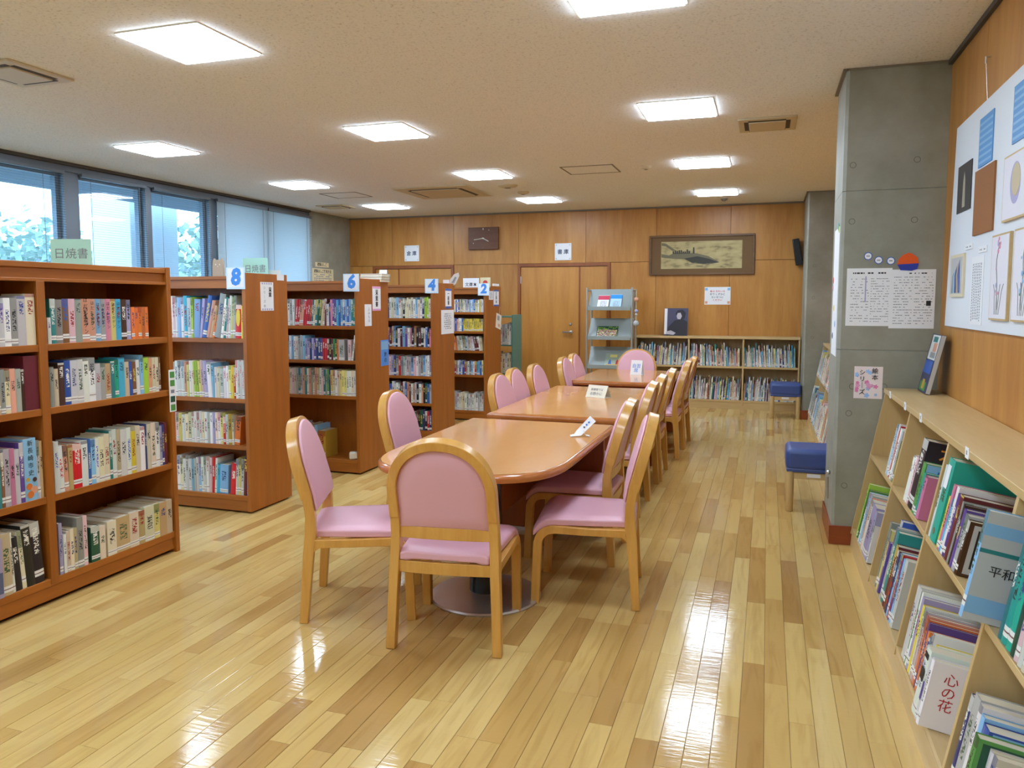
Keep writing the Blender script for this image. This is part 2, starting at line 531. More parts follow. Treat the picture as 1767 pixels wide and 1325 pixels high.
# ---- back wall: plywood panels on a dark ground
wb = struct(part('wall_back', (XL - 0.1, YB + 0.012, 0), (XR + 0.2, YB + 0.14, ZC), M['dark']))
SEAM = [-6.66, -5.84, -4.75, -3.67, -2.61, -1.56, -0.52, 0.53, XR + 0.1]
ZS = 2.085
def wpanel(x0, x1, z0, z1):
    part('panel', (-(x1 - x0) / 2 + 0.002, -0.012, -(z1 - z0) / 2 + 0.0025), ((x1 - x0) / 2 - 0.002, 0, (z1 - z0) / 2 - 0.0025), M['panel'], wb, 0.0012,
         Matrix.Translation(((x0 + x1) / 2, YB + 0.012, (z0 + z1) / 2)))
for a_, b_ in zip(SEAM[:-1], SEAM[1:]): wpanel(a_, b_, ZS, ZC - 0.022)
for a_, b_ in ((-6.66, -6.19), (-4.75, -3.68), (-2.23, -1.56), (-1.56, -0.52), (-0.52, 0.53), (0.53, XR + 0.1)): wpanel(a_, b_, 0, ZS)
t1 = struct(part('trim_1', (XL, YB - 0.006, ZC - 0.022), (XR, YB + 0.012, ZC - 0.001), M['trim_grey']))

# ---- doors in the back wall
def door(n, x0, x1, split, big_right, handle):
    d = struct(empty('door_%d' % n, Matrix.Translation(((x0 + x1) / 2, YB, 0))))
    cx = (x0 + x1) / 2
    q = MB()
    q.box((x0 - cx, -0.02, 0), (x0 - cx + 0.045, 0.012, ZS)); q.box((x1 - cx - 0.045, -0.02, 0), (x1 - cx, 0.012, ZS)); q.box((x0 - cx + 0.045, -0.02, ZS - 0.05), (x1 - cx - 0.045, 0.012, ZS))
    q.build('door_frame', M['doorframe'], d, None, 0.002)
    for a, b in ((x0 + 0.05, split - 0.003), (split + 0.003, x1 - 0.05)):
        lf = part('door_leaf', (a - cx, -0.002, 0.008), (b - cx, 0.012, ZS - 0.055), M['door'], d, 0.002)
        if a < split: main = lf
    part('meeting_strip', (split - cx - 0.012, -0.008, 0.008), (split - cx + 0.012, 0.006, ZS - 0.055), M['doorframe'], d, 0.001)
    if handle:
        q = MB()
        q.lathe([(0.001, 0), (0.026, 0), (0.026, 0.008), (0.012, 0.012), (0.012, 0.045), (0.001, 0.045)], (0, 0, 0), 16, 0, face((handle - cx, -0.002, 1.04), (0, -1, 0)))
        q.box((handle - cx - 0.125, -0.055, 1.028), (handle - cx + 0.014, -0.036, 1.052))
        q.build('door_handle', M['steel'], main, None, 0.003)
        q = MB(); q.lathe([(0.001, 0), (0.022, 0), (0.02, 0.012), (0.001, 0.013)], (0, 0, 0), 16, 0, face((handle - cx - 0.01, -0.002, 1.16), (0, -1, 0)))
        q.build('keyhole', M['steel'], main, None, 0, True)
        for z in (0.25, 1.0, 1.78):
            part('hinge', (x0 - cx + 0.04, -0.014, z), (x0 - cx + 0.056, -0.001, z + 0.11), M['steel'], d)
    return d
door(1, -3.68, -2.23, -2.70, False, -2.83)
door(2, -6.19, -4.75, -5.72, True, None)

# ---- right wall: plywood panels, dark strip painted as the shadow line of the ceiling gap
wr = struct(part('wall_right', (XR + 0.012, YF, 0), (XR + 0.14, YB + 0.1, ZC), M['dark']))
ys = [YF, -1.4, -0.45, 0.5, 1.45, 2.4, 3.35, 4.3, 5.25, 6.2, 7.15, 8.1, 9.05, 10.0, 10.95, YB]
for a_, b_ in zip(ys[:-1], ys[1:]):
    part('panel', (0, -(b_ - a_) / 2 + 0.0012, -ZC / 2 + 0.002), (0.012, (b_ - a_) / 2 - 0.0012, ZC / 2 - 0.03), M['panel'], wr, 0.001, Matrix.Translation((XR, (a_ + b_) / 2, ZC / 2)))
struct(part('shadow_gap_strip', (XR - 0.02, YF, ZC - 0.028), (XR + 0.012, 5.07, ZC - 0.001), M['trim_gap_dark']))

# ---- wall behind the viewer
struct(part('wall_front', (XL - 0.1, YF - 0.12, 0), (XR + 0.2, YF, ZC), M['plaster']))

# ---- window wall on the left
SILL = 0.85
wl = struct(part('wall_left', (XL - 0.2, YF, 0), (XL, 10.22, SILL), M['plaster']))
part('wall_pier', (XL - 0.2, 10.22, 0), (XL, YB + 0.1, ZC), M['concrete'], wl)
part('wall_end', (XL - 0.2, YF, SILL), (XL, -2.0, ZC), M['plaster'], wl)
part('head_beam', (XL - 0.2, -2.0, 2.79), (XL - 0.02, 10.22, ZC), M['alu'], wl)
struct(part('trim_3', (XL - 0.02, YF, ZC - 0.03), (XL + 0.03, 10.22, ZC - 0.001), M['trim_gap_dark']))
MULL = [-2.0, -0.3, 1.0, 2.6, 3.9, 5.95, 7.01, 8.05, 9.15, 10.22]
MW = {5.95: 0.18, 7.01: 0.09, 8.05: 0.15, 9.15: 0.06}
for i in range(len(MULL) - 1):
    y0 = MULL[i] + MW.get(MULL[i], 0.08); y1 = MULL[i + 1]
    wn = struct(empty('window_%d' % (i + 1), Matrix.Translation((XL - 0.13, (y0 + y1) / 2, SILL))))
    hh = (y1 - y0) / 2; H = 2.79 - SILL
    q = MB()
    for a, b in (((-0.03, -hh, 0), (0.03, -hh + 0.04, H)), ((-0.03, hh - 0.04, 0), (0.03, hh, H)), ((-0.03, -hh + 0.04, 0), (0.03, hh - 0.04, 0.05)), ((-0.03, -hh + 0.04, H - 0.05), (0.03, hh - 0.04, H))): q.box(a, b)
    q.build('window_frame', M['alu'], wn, None, 0.002)
    part('window_glass', (-0.003, -hh + 0.04, 0.05), (0.003, hh - 0.04, H - 0.05), M['glass'], wn)
    part('mullion', (-0.06, hh, 0), (0.09, hh + MW.get(MULL[i + 1], 0.08), H), M['alu'], wn, 0.003)
    # venetian blind hanging in front of this window
    closed = i >= 7
    place = ['far out of view', 'out of view', 'beside the camera', 'beside the near bookcase', 'in the leftmost window in view', 'in the window with the white pillar outside', 'in the window next to the closed blinds', 'in the third window from the concrete pier', 'next to the concrete pier'][i]
    bl = thing('venetian_blind', ('closed' if closed else 'open') + ' pale venetian blind ' + (place if i != 7 else 'hanging first after the open windows'), 'blind', (XL - 0.02 if not closed else XL + 0.0, (y0 + y1) / 2, SILL - 0.02), 0, 'venetian blinds along the window wall')
    hw = hh + (0.0 if not closed else 0.06) - 0.01
    q = MB(); n = 92 if closed else 78; pitch = (H - 0.02) / n
    ang = math.radians(74 if closed else 8)
    for j in range(n):
        z = 0.02 + j * pitch
        mx = Matrix.Translation((0, 0, z)) @ Matrix.Rotation(ang, 4, 'Y')
        q.add([(-0.0125, -hw, 0), (0, -hw, 0.0015), (0.0125, -hw, 0), (0.0125, hw, 0), (0, hw, 0.0015), (-0.0125, hw, 0)], [(0, 1, 4, 5), (1, 2, 3, 4)], 0, mx)
    stuff(q.build('slats', M['slat'], bl))
    part('head_rail', (-0.02, -hw, H - 0.01), (0.02, hw, H + 0.025), M['alu'], bl, 0.002)
    for yy in (-hw * 0.75, hw * 0.75):
        part('ladder_cord', (0.013, yy - 0.0025, 0), (0.0145, yy + 0.0025, H), M['alu'] if not closed else M['trim_grey'], bl)

# ---- outside
gr = struct(part('ground_outside', (-60, -30, -0.6), (XL - 0.2, 60, -0.5), M['ground']))
cn = struct(part('canopy_outside', (-7.95, -6, 2.80), (XL - 0.2, 24, 3.05), M['ext_dark']))
tag(part('outside_pillar', (-0.35, -0.45, 0), (0.35, 0.45, 4.6), M['ext_white'], None, 0.01, Matrix.Translation((-8.7, 8.95, -0.5))), 'white square pillar standing outside the window', 'pillar')
nb = thing('neighbouring_building', 'low pale building seen outside through the blinds', 'building', (-30, 30, -0.5))
part('wall', (-5, -9, 0), (5, 9, 3.4), M['ext_white'], nb)
part('roof', (-5.4, -9.4, 3.4), (5.4, 9.4, 3.8), M['ext_dark'], nb)
rt = random.Random(5)
for j, (x, y, s, lb) in enumerate(((-15, 9.6, 1.0, 'pale tree seen through the leftmost window in view'), (-19, 15.5, 1.35, 'tall hazy tree outside behind the wide mullion'), (-16, 17.5, 0.9, 'tree outside seen past the white pillar'), (-17, 21.5, 1.5, 'tree outside the window beside the closed blinds'))):
    tr = thing('garden_tree', lb, 'tree', (x, y, -0.5), 0, 'trees outside the windows')
    q = MB()
    for _ in range(900):
        d = Vector((rt.gauss(0, 1), rt.gauss(0, 1), rt.gauss(0, 0.7)))
        d = d.normalized() * rt.random() ** 0.4 * 1.5 * s * rt.uniform(0.75, 1.1)
        c = Vector((d.x, d.y, 2.2 * s + d.z * 0.9)); u = Vector((rt.gauss(0, 1), rt.gauss(0, 1), rt.gauss(0, 1))).normalized(); v = u.orthogonal().normalized()
        a = rt.uniform(0.07, 0.15) * s
        q.add([c - u * a, c + v * a * 0.5, c + u * a, c - v * a * 0.5], [(0, 1, 2, 3)])
    q.build('crown', M['foliage'], tr)
    q = MB(); q.tube([(0, 0, 0), (0.05, 0, 1.0 * s), (0, 0.05, 2.0 * s)], 0.12 * s); q.build('trunk', M['frame_brown'], tr)

# ---- concrete columns on the right
def column(name, label, x0, x1, y0, y1, lifts, holes):
    c = struct(empty(name, Matrix.Translation(((x0 + x1) / 2, (y0 + y1) / 2, 0))))
    w, d = (x1 - x0) / 2, (y1 - y0) / 2
    zs = [0.0] + lifts + [ZC]
    for a, b in zip(zs[:-1], zs[1:]):
        q = MB(); ch = 0.018
        q.prism([(-w + ch, -d), (w, -d), (w, d), (-w + ch, d), (-w, d - ch), (-w, -d + ch)], 'z', a + 0.0015, b - (0.0015 if b < ZC else 0))
        q.build('concrete_lift', M['concrete'], c)
    q = MB(); q.box((-w + 0.02, -d + 0.004, 0.001), (w, d - 0.004, ZC - 0.001)); q.build('core', M['concrete'], c)
    for x, z in holes:
        q = MB(); q.lathe([(0.001, -0.0015), (0.013, -0.0015), (0.0165, 0.0008), (0.018, 0.0005), (0.019, -0.001)], (0, 0, 0), 14, 0, face((x - (x0 + x1) / 2, -d, z), (0, -1, 0)))
        q.build('tie_hole', mat('tie_hole_shade', srgb(96, 92, 82), 0.8), c, None, 0, True)  # near-flat disc, dark colour stands in for shade inside the recess
    q = MB()
    q.box((-w - 0.012, -d - 0.012, 0), (w, -d, 0.118)); q.box((-w - 0.012, -d, 0), (-w, d + 0.012, 0.118))
    q.build('baseboard', M['baseboard'], c, None, 0.002)
    q = MB()
    q.box((-w - 0.02, -d - 0.008, ZC - 0.012), (-w + 0.01, d + 0.01, ZC - 0.001)); q.box((-w, -d - 0.008, ZC - 0.012), (w, -d, ZC - 0.001))
    q.build('ceiling_trim', M['trim_grey'], c)
    return c
column('column_1', '', 0.412, XR + 0.05, 5.07, 5.66, [1.21, 2.16], [(0.464, 2.312), (0.807, 2.326), (0.469, 1.98), (0.806, 1.979), (0.505, 0.986), (0.679, 0.991), (0.48, 0.37), (0.49, 0.82)])
column('column_2', '', 0.452, XR + 0.05, 10.42, YB, [1.21, 2.16], [(0.55, 1.95), (0.55, 1.05), (0.55, 1.55)])

# ================================================================== CEILING FITTINGS
def ceiling_light(label):
    t = thing('ceiling_light', label, 'ceiling light', (0, 0, 0), 0, 'square recessed ceiling lights')
    h = 0.258
    q = MB()
    for a, b in (((-h, -h), (h, -h + 0.012)), ((-h, h - 0.012), (h, h)), ((-h, -h + 0.012), (-h + 0.012, h - 0.012)), ((h - 0.012, -h + 0.012), (h, h - 0.012))):
        q.box((*a, -0.006), (*b, 0.001))
    q.build('light_frame', M['lightframe'], t)
    part('diffuser', (-h + 0.012, -h + 0.012, -0.016), (h - 0.012, h - 0.012, 0.0005), M['lamp'], t)
    return t
LX = (-5.27, -2.96, -0.642); LY = (-1.12, 1.2, 3.48, 5.72, 7.95, 10.12)
base = ceiling_light('x')
rowname = ['far behind the camera', 'behind the camera', 'nearest the camera', 'in the second row away', 'in the third row away', 'nearest the back wall']
colname = ['on the window side', 'in the middle line', 'above the right-hand aisle']
first = True
for j, y in enumerate(LY):
    for i, x in enumerate(LX):
        t = base if first else copy_tree(base)
        first = False
        t.location = (x, y, ZC)
        t['label'] = 'square recessed ceiling light ' + rowname[j] + ', ' + colname[i]

def grille(label, x0, x1, y0, y1, wide, kind):
    cx, cy = (x0 + x1) / 2, (y0 + y1) / 2
    t = thing('air_vent' if kind == 'vent' else 'air_conditioner', label, 'air vent' if kind == 'vent' else 'air conditioner', (cx, cy, ZC))
    w, d = (x1 - x0) / 2, (y1 - y0) / 2
    q = MB(); q.box((-w, -d, -0.014), (w, d, 0)); q.build('face_plate', M['beige_metal'], t, None, 0.004)
    iw, idp = w * 0.64, d * 0.64
    s = 0.032 if kind == 'vent' else 0.042
    for a, b in (((-iw, idp), (iw, idp + s)), ((-iw, -idp - s), (iw, -idp)), ((-iw - s, -idp), (-iw, idp)), ((iw, -idp), (iw + s, idp))):
        part('louvre_slot', (*a, -0.0165), (*b, -0.0135), M['beige_dark'], t)
    part('inner_panel', (-iw + 0.004, -idp + 0.004, -0.024), (iw - 0.004, idp - 0.004, -0.013), M['beige_metal'], t, 0.003)
    return t
grille('small beige square vent in the ceiling beside the right-hand column', -0.25, 0.175, 6.17, 6.62, 1, 'vent')
grille('dark-edged square vent in the ceiling corner near the windows', -6.18, -5.74, 9.7, 10.1, 1, 'vent')
grille('large ceiling cassette air conditioner in the middle of the room', -4.38, -3.4, 8.55, 9.5, 1, 'ac')
grille('ceiling vent at the near left edge of the ceiling', -4.55, -4.12, 3.35, 3.8, 1, 'vent')
for lb, x0, x1, y0, y1 in (('flush square ceiling hatch right of the air conditioner', -2.06, -1.51, 7.76, 8.24), ('flush square ceiling hatch near the windows', -5.47, -4.95, 8.67, 9.13)):
    t = thing('ceiling_hatch', lb, 'hatch', ((x0 + x1) / 2, (y0 + y1) / 2, ZC)); w, d = (x1 - x0) / 2, (y1 - y0) / 2
    q = MB()
    for a, b in (((-w, -d), (w, -d + 0.014)), ((-w, d - 0.014), (w, d)), ((-w, -d), (-w + 0.014, d)), ((w - 0.014, -d), (w, d))): q.box((*a, -0.005), (*b, 0))
    q.build('hatch_frame', M['trim_grey'], t)
    part('hatch_panel', (-w + 0.02, -d + 0.02, -0.003), (w - 0.02, d - 0.02, 0), M['ceiling'], t)
for nm, lb, x, y, r in (('smoke_detector', 'small round smoke detector on the ceiling above the right-hand tables', -1.21, 8.0, 0.055), ('ceiling_speaker', 'larger round ceiling speaker beside the air conditioner', -2.96, 8.77, 0.12), ('smoke_detector', 'small round detector behind the ceiling speaker', -2.95, 9.35, 0.075), ('sprinkler_head', 'tiny dark round fitting on the ceiling near the back wall', -0.585, 10.8, 0.045)):
    t = thing(nm, lb, 'ceiling fitting', (x, y, ZC))
    q = MB(); q.lathe([(0.001, -0.03), (r * 0.5, -0.03), (r * 0.85, -0.018), (r, -0.006), (r, 0)], (0, 0, 0), 24)
    q.build('cover', M['beige_metal'] if r > 0.05 else M['trim_grey'], t, None, 0, True)
    q = MB(); q.lathe([(0.001, -0.034), (r * 0.3, -0.034), (r * 0.3, -0.028)], (0, 0, 0), 16)
    q.build('sensor', M['trim_grey'], t)

# ================================================================== BOOKCASES
NEAR_CASE = dict(x=-3.335, y0=1.9, ydiv=2.828, y1=3.68)
def case_lengthwise():
    """near bookcase: runs towards the viewer, open front facing +X"""
    t = thing('bookcase', 'long cherry-veneer bookcase nearest the viewer, open side facing the tables', 'bookcase', (-3.335, 2.8, 0), 0, 'cherry-veneer library bookcases')
    y0, y1 = 1.92 - 2.8, 3.68 - 2.8; dv = 2.828 - 2.8; D = 0.46
    part('side_panel', (-D, y1 - 0.03, 0), (0, y1, 1.70), M['case'], t, 0.002)
    part('side_panel', (-D, y0, 0), (0, y0 + 0.03, 1.70), M['case'], t, 0.002)
    part('divider', (-D + 0.012, dv - 0.022, 0.1), (-0.004, dv + 0.022, 1.60), M['case'], t, 0.002)
    part('back_panel', (-D, y0 + 0.03, 0.1), (-D + 0.01, y1 - 0.03, 1.68), M['case'], t)
    part('top_board', (-D, y0 + 0.03, 1.665), (-0.008, y1 - 0.03, 1.692), M['case_y'], t, 0.002)
    part('header_board', (-0.03, y0 + 0.03, 1.6), (-0.022, y1 - 0.03, 1.665), M['case_y'], t)
    part('header_rail', (-0.03, y0 + 0.03, 1.598), (-0.006, y1 - 0.03, 1.614), M['case_y'], t, 0.002)
    for z in (1.293, 0.98, 0.543):
        for a, b in ((y0 + 0.03, dv - 0.022), (dv + 0.022, y1 - 0.03)):
            part('shelf', (-D + 0.012, a, z - 0.034), (-0.008, b, z), M['case_y'], t, 0.002)
    part('bottom_shelf', (-D + 0.012, y0 + 0.03, 0.09), (-0.008, y1 - 0.03, 0.128), M['case_y'], t, 0.002)
    part('plinth', (-D + 0.012, y0 + 0.03, 0.022), (-0.014, y1 - 0.03, 0.09), M['case_y'], t)
    part('foot_rail', (-D + 0.05, y0 + 0.03, 0), (-0.05, y1 - 0.03, 0.022), M['dark'], t)
case_lengthwise()

def case_across(label, xr, yf, depth, width, shelves, five=False):
    """bookcase seen end-on: open front facing the viewer (-Y), end panel facing the tables"""
    t = thing('bookcase', label, 'bookcase', (xr - width / 2, yf + depth / 2, 0), 0, 'cherry-veneer library bookcases')
    w, d = width / 2, depth / 2
    part('side_panel', (w - 0.03, -d, 0.015), (w, d, 1.70), M['case'], t, 0.002)
    part('side_panel', (-w, -d, 0.015), (-w + 0.03, d, 1.70), M['case'], t, 0.002)
    part('divider', (-0.016, -d + 0.004, 0.1), (0.016, d - 0.004, 1.6), M['case'], t, 0.002)
    part('back_panel', (-w + 0.03, -0.006, 0.1), (w - 0.03, 0.006, 1.66), M['case'], t)
    part('top_board', (-w + 0.03, -d + 0.004, 1.655), (w - 0.03, d - 0.004, 1.678), M['case_h'], t, 0.002)
    for s in (-1, 1):
        y = s * (d - 0.024)
        part('header_board', (-w + 0.03, min(y, y + s * 0.01), 1.595), (w - 0.03, max(y, y + s * 0.01), 1.655), M['case_h'], t)
    for z in shelves:
        for a, b in ((-w + 0.03, -0.016), (0.016, w - 0.03)):
            part('shelf', (a, -d + 0.008, z - 0.03), (b, d - 0.008, z), M['case_h'], t, 0.002)
    part('bottom_shelf', (-w + 0.03, -d + 0.006, 0.09), (w - 0.03, d - 0.006, 0.125), M['case_h'], t, 0.002)
    part('plinth', (-w + 0.03, -d + 0.01, 0.015), (w - 0.03, d - 0.01, 0.09), M['case_h'], t)
    part('foot_rail', (-w + 0.03, -d + 0.05, 0), (w - 0.03, d - 0.05, 0.018), M['dark'], t)
    return t
C8 = dict(xr=-3.425, yf=4.48, d=0.49); C6 = dict(xr=-3.315, yf=5.82, d=0.56); C4 = dict(xr=-3.33, yf=7.42, d=0.57); C2 = dict(xr=-3.325, yf=9.0, d=0.57)
SH8 = (1.243, 0.818, 0.485); SH6 = (1.292, 0.993, 0.684); SH4 = (1.325, 1.02, 0.71, 0.42); SH2 = (1.37, 1.13, 0.885, 0.58)
case_across('cherry-veneer bookcase marked 8, behind the near bookcase', -3.425, 4.48, 0.49, 1.84, SH8)
case_across('cherry-veneer bookcase marked 6 with posters on its end panel', -3.315, 5.82, 0.56, 1.84, SH6)
case_across('cherry-veneer bookcase marked 4 with a white sheet on its end', -3.33, 7.42, 0.57, 1.84, SH4)
case_across('cherry-veneer bookcase marked 2, farthest of the row', -3.325, 9.0, 0.57, 1.84, SH2)

# ---- low pale bookcase along the back wall
BS = dict(x0=-1.80, x1=0.44, y=11.08)
t = thing('low_bookcase', 'low pale oak bookcase against the back wall', 'bookcase', (-0.68, 11.24, 0), 0, 'low pale bookcases')
bx0, bx1 = -1.80 + 0.68, 0.44 + 0.68
part('top_board', (bx0, -0.165, 0.985), (bx1, 0.15, 1.015), M['oak_x'], t, 0.002)
for x in (-1.80, -1.05, -0.31, 0.418):
    part('upright', (x + 0.68, -0.155, 0.06), (x + 0.702, 0.15, 0.985), M['oak_z'], t, 0.002)
part('back_panel', (bx0 + 0.02, 0.14, 0.06), (bx1 - 0.02, 0.15, 0.985), M['oak_z'], t)
for a, b in ((-1.778, -1.05), (-1.028, -0.31), (-0.288, 0.418)):
    part('shelf', (a + 0.68, -0.15, 0.575), (b + 0.68, 0.14, 0.602), M['oak_x'], t, 0.002)
    part('bottom_shelf', (a + 0.68, -0.15, 0.10), (b + 0.68, 0.14, 0.128), M['oak_x'], t, 0.002)
part('plinth', (bx0, -0.145, 0), (bx1, 0.15, 0.10), M['oak_x'], t)

# ---- slanted picture-book shelves along the right wall
SL = 0.185            # how far the front leans back per metre of height
def slant_shelf(label, y0, y1, divs):
    t = thing('slanted_bookcase', label, 'bookcase', (0.75, (y0 + y1) / 2, 0), 0, 'slanted picture-book shelves')
    cx, cy = 0.75, (y0 + y1) / 2
    fx = lambda z: 0.53 + SL * (z - 0.12) - cx
    bx = XR - cx - 0.004
    for y in [y0] + divs + [y1]:
        q = MB(); hw = 0.011
        q.prism([(fx(0.08), 0.08), (bx, 0.08), (bx, 0.955), (fx(0.955), 0.955)], 'y', y - cy - hw, y - cy + hw)
        q.build('upright', M['oak_z'], t, None, 0.0015)
    part('top_board', (fx(0.985) - 0.012, y0 - cy - 0.012, 0.957), (bx, y1 - cy + 0.012, 0.985), M['oak'], t, 0.002)
    part('back_panel', (bx - 0.012, y0 - cy, 0.09), (bx, y1 - cy, 0.955), M['oak_z'], t)
    yy = [y0] + divs + [y1]
    for a, b in zip(yy[:-1], yy[1:]):
        for nm, z in (('shelf', 0.588), ('bottom_shelf', 0.118)):
            x0 = fx(z) ; x1 = bx - 0.012; dz = SL * (x1 - x0)
            q = MB(); q.prism([(x0, z - 0.026), (x0, z), (x1, z - dz), (x1, z - 0.026 - dz)], 'y', a - cy + 0.012, b - cy - 0.012)
            q.build(nm, M['oak'], t, None, 0.0015)
    q = MB(); q.prism([(fx(0.05) + 0.006, 0), (bx, 0), (bx, 0.012), (fx(0.09) + 0.006, 0.09)], 'y', y0 - cy, y1 - cy)
    q.build('plinth', M['oak'], t)
    return t
slant_shelf('pale slanted picture-book shelf along the right wall, nearest the viewer', 0.72, 5.045, [1.60, 2.465, 3.34, 4.195])
slant_shelf('pale slanted picture-book shelf between the two concrete columns', 6.25, 10.35, [7.1, 7.95, 8.8, 9.6])

# ---- teal steel shelf behind the last bookcase
t = thing('steel_shelf', 'teal painted steel shelf standing behind the bookcase marked 2', 'shelf', (-3.80, 10.35, 0))
part('side_panel', (0.43, -0.2, 0), (0.45, 0.2, 1.32), M['green_steel'], t, 0.002)
part('side_panel', (-0.45, -0.2, 0), (-0.43, 0.2, 1.32), M['green_steel'], t, 0.002)
for z in (0.08, 0.5, 0.9, 1.30):
    part('shelf', (-0.43, -0.19, z - 0.02), (0.43, 0.19, z), M['green_steel'], t)

# ================================================================== TABLES
def super_outline(x0, x1, y_far, y_str, y_near, n=24, p=0.72):
    cx, a = (x0 + x1) / 2, (x1 - x0) / 2; b = y_str - y_near
    pts = [(x1, y_far), (x0, y_far)]
    for i in range(n + 1):
        th = PI + PI * i / n
        c, s = math.cos(th), math.sin(th)
        pts.append((cx + a * math.copysign(abs(c) ** p, c), y_str - b * abs(s) ** p))
    return pts
def table_top(t, pts, cx, cy, z=0.70, th=0.044):
    P = [Vector((x - cx, y - cy)) for x, y in pts]
    c = sum(P, Vector((0, 0))) / len(P)
    def inset(d):
        out = []
        n = len(P)
        for i in range(n):
            a = (P[i] - P[i - 1]); b = (P[(i + 1) % n] - P[i])
            a = a.normalized() if a.length > 1e-6 else b.normalized(); b = b.normalized() if b.length > 1e-6 else a
            na = Vector((a.y, -a.x)); nb = Vector((b.y, -b.x))
            m = (na + nb); m = m.normalized() / max(0.4, m.normalized().dot(na))
            v = P[i] - m * d
            if (v - c).length > P[i].length + 10: v = P[i]
            out.append(v)
        return out
    area = sum(P[i - 1].x * P[i].y - P[i].x * P[i - 1].y for i in range(len(P)))
    sg = 1 if area > 0 else -1
    q = MB(); n = len(P)
    prof = [(0.0, z - th), (-0.0, z - th), (0.004, z - th + 0.004), (0.0, z - th * 0.55), (0.004, z - 0.010), (0.014, z - 0.002), (0.03, z - 0.0015)]
    prof = [(0.02, z - th), (0.006, z - th + 0.003), (0.0, z - th * 0.6), (0.001, z - th * 0.35), (0.007, z - 0.007), (0.018, z - 0.0012)]
    rings = [[(v.x, v.y, zz) for v in inset(sg * d)] for d, zz in prof]
    vs = [p for r in rings for p in r]; fs = []
    for k in range(len(rings) - 1):
        fs += [(k * n + i, k * n + (i + 1) % n, (k + 1) * n + (i + 1) % n, (k + 1) * n + i) for i in range(n)]
    fs.append(tuple(range(n)))
    q.add(vs, fs)
    q.build('table_edge', M['table_edge'], t, None, 0, True)
    q = MB(); q.prism([(v.x, v.y) for v in inset(sg * 0.0195)], 'z', z - 0.012, z)
    q.build('table_top', M['table'], t)

T1 = thing('reading_table', 'round-ended wooden reading table nearest the viewer, on a chrome disc base', 'table', (-1.42, 4.1, 0), 0, 'reading tables in a row')
table_top(T1, super_outline(-1.93, -0.92, 4.93, 3.86, 3.27, 28, 0.66), -1.42, 4.1)
px, py = -1.335 + 1.42, 3.60 - 4.1
q = MB(); q.lathe([(0.001, 0), (0.282, 0), (0.285, 0.006), (0.278, 0.013), (0.2, 0.022), (0.1, 0.032), (0.001, 0.034)], (px, py, 0), 48); q.build('base_disc', mat('satin_steel', (0.66, 0.66, 0.66, 1), 0.34, 0.85), T1, None, 0, True)
q = MB(); q.lathe([(0.001, 0.03), (0.082, 0.03), (0.082, 0.655), (0.001, 0.655)], (px, py, 0), 32); q.build('pedestal', M['blackpost'], T1, None, 0, True)
part('leg_panel', (-0.44, 0.64, 0.02), (0.46, 0.68, 0.657), M['table_leg'], T1, 0.003)
part('glide_strip', (-0.44, 0.635, 0), (0.46, 0.685, 0.02), M['steel'], T1)
part('stretcher_panel', (-0.02, -0.2, 0.30), (0.02, 0.64, 0.657), M['table_leg'], T1, 0.002)

def slab_table(label, x0, x1, y0, y1, l0, l1):
    cx, cy = (x0 + x1) / 2, (y0 + y1) / 2
    t = thing('reading_table', label, 'table', (cx, cy, 0), 0, 'reading tables in a row')
    r = 0.015; pts = [(x1, y1), (x0, y1), (x0, y0), (x1, y0)]
    table_top(t, pts, cx, cy)
    for y in (l0, l1):
        part('leg_panel', (x0 - cx + 0.05, y - cy - 0.018, 0.015), (x1 - cx - 0.03, y - cy + 0.018, 0.657), M['table_leg'], t, 0.003)
        part('glide_strip', (x0 - cx + 0.06, y - cy - 0.014, 0), (x1 - cx - 0.04, y - cy + 0.014, 0.015), M['steel'], t)
    part('stretcher_panel', (-0.015, l0 - cy + 0.018, 0.40), (0.015, l1 - cy - 0.018, 0.657), M['table_leg'], t, 0.002)
    return t
slab_table('rectangular wooden reading table in the middle of the row', -1.91, -0.925, 5.18, 7.1, 5.36, 6.92)
slab_table('rectangular wooden reading table farthest from the viewer', -1.90, -0.90, 7.6, 9.02, 7.72, 8.85)

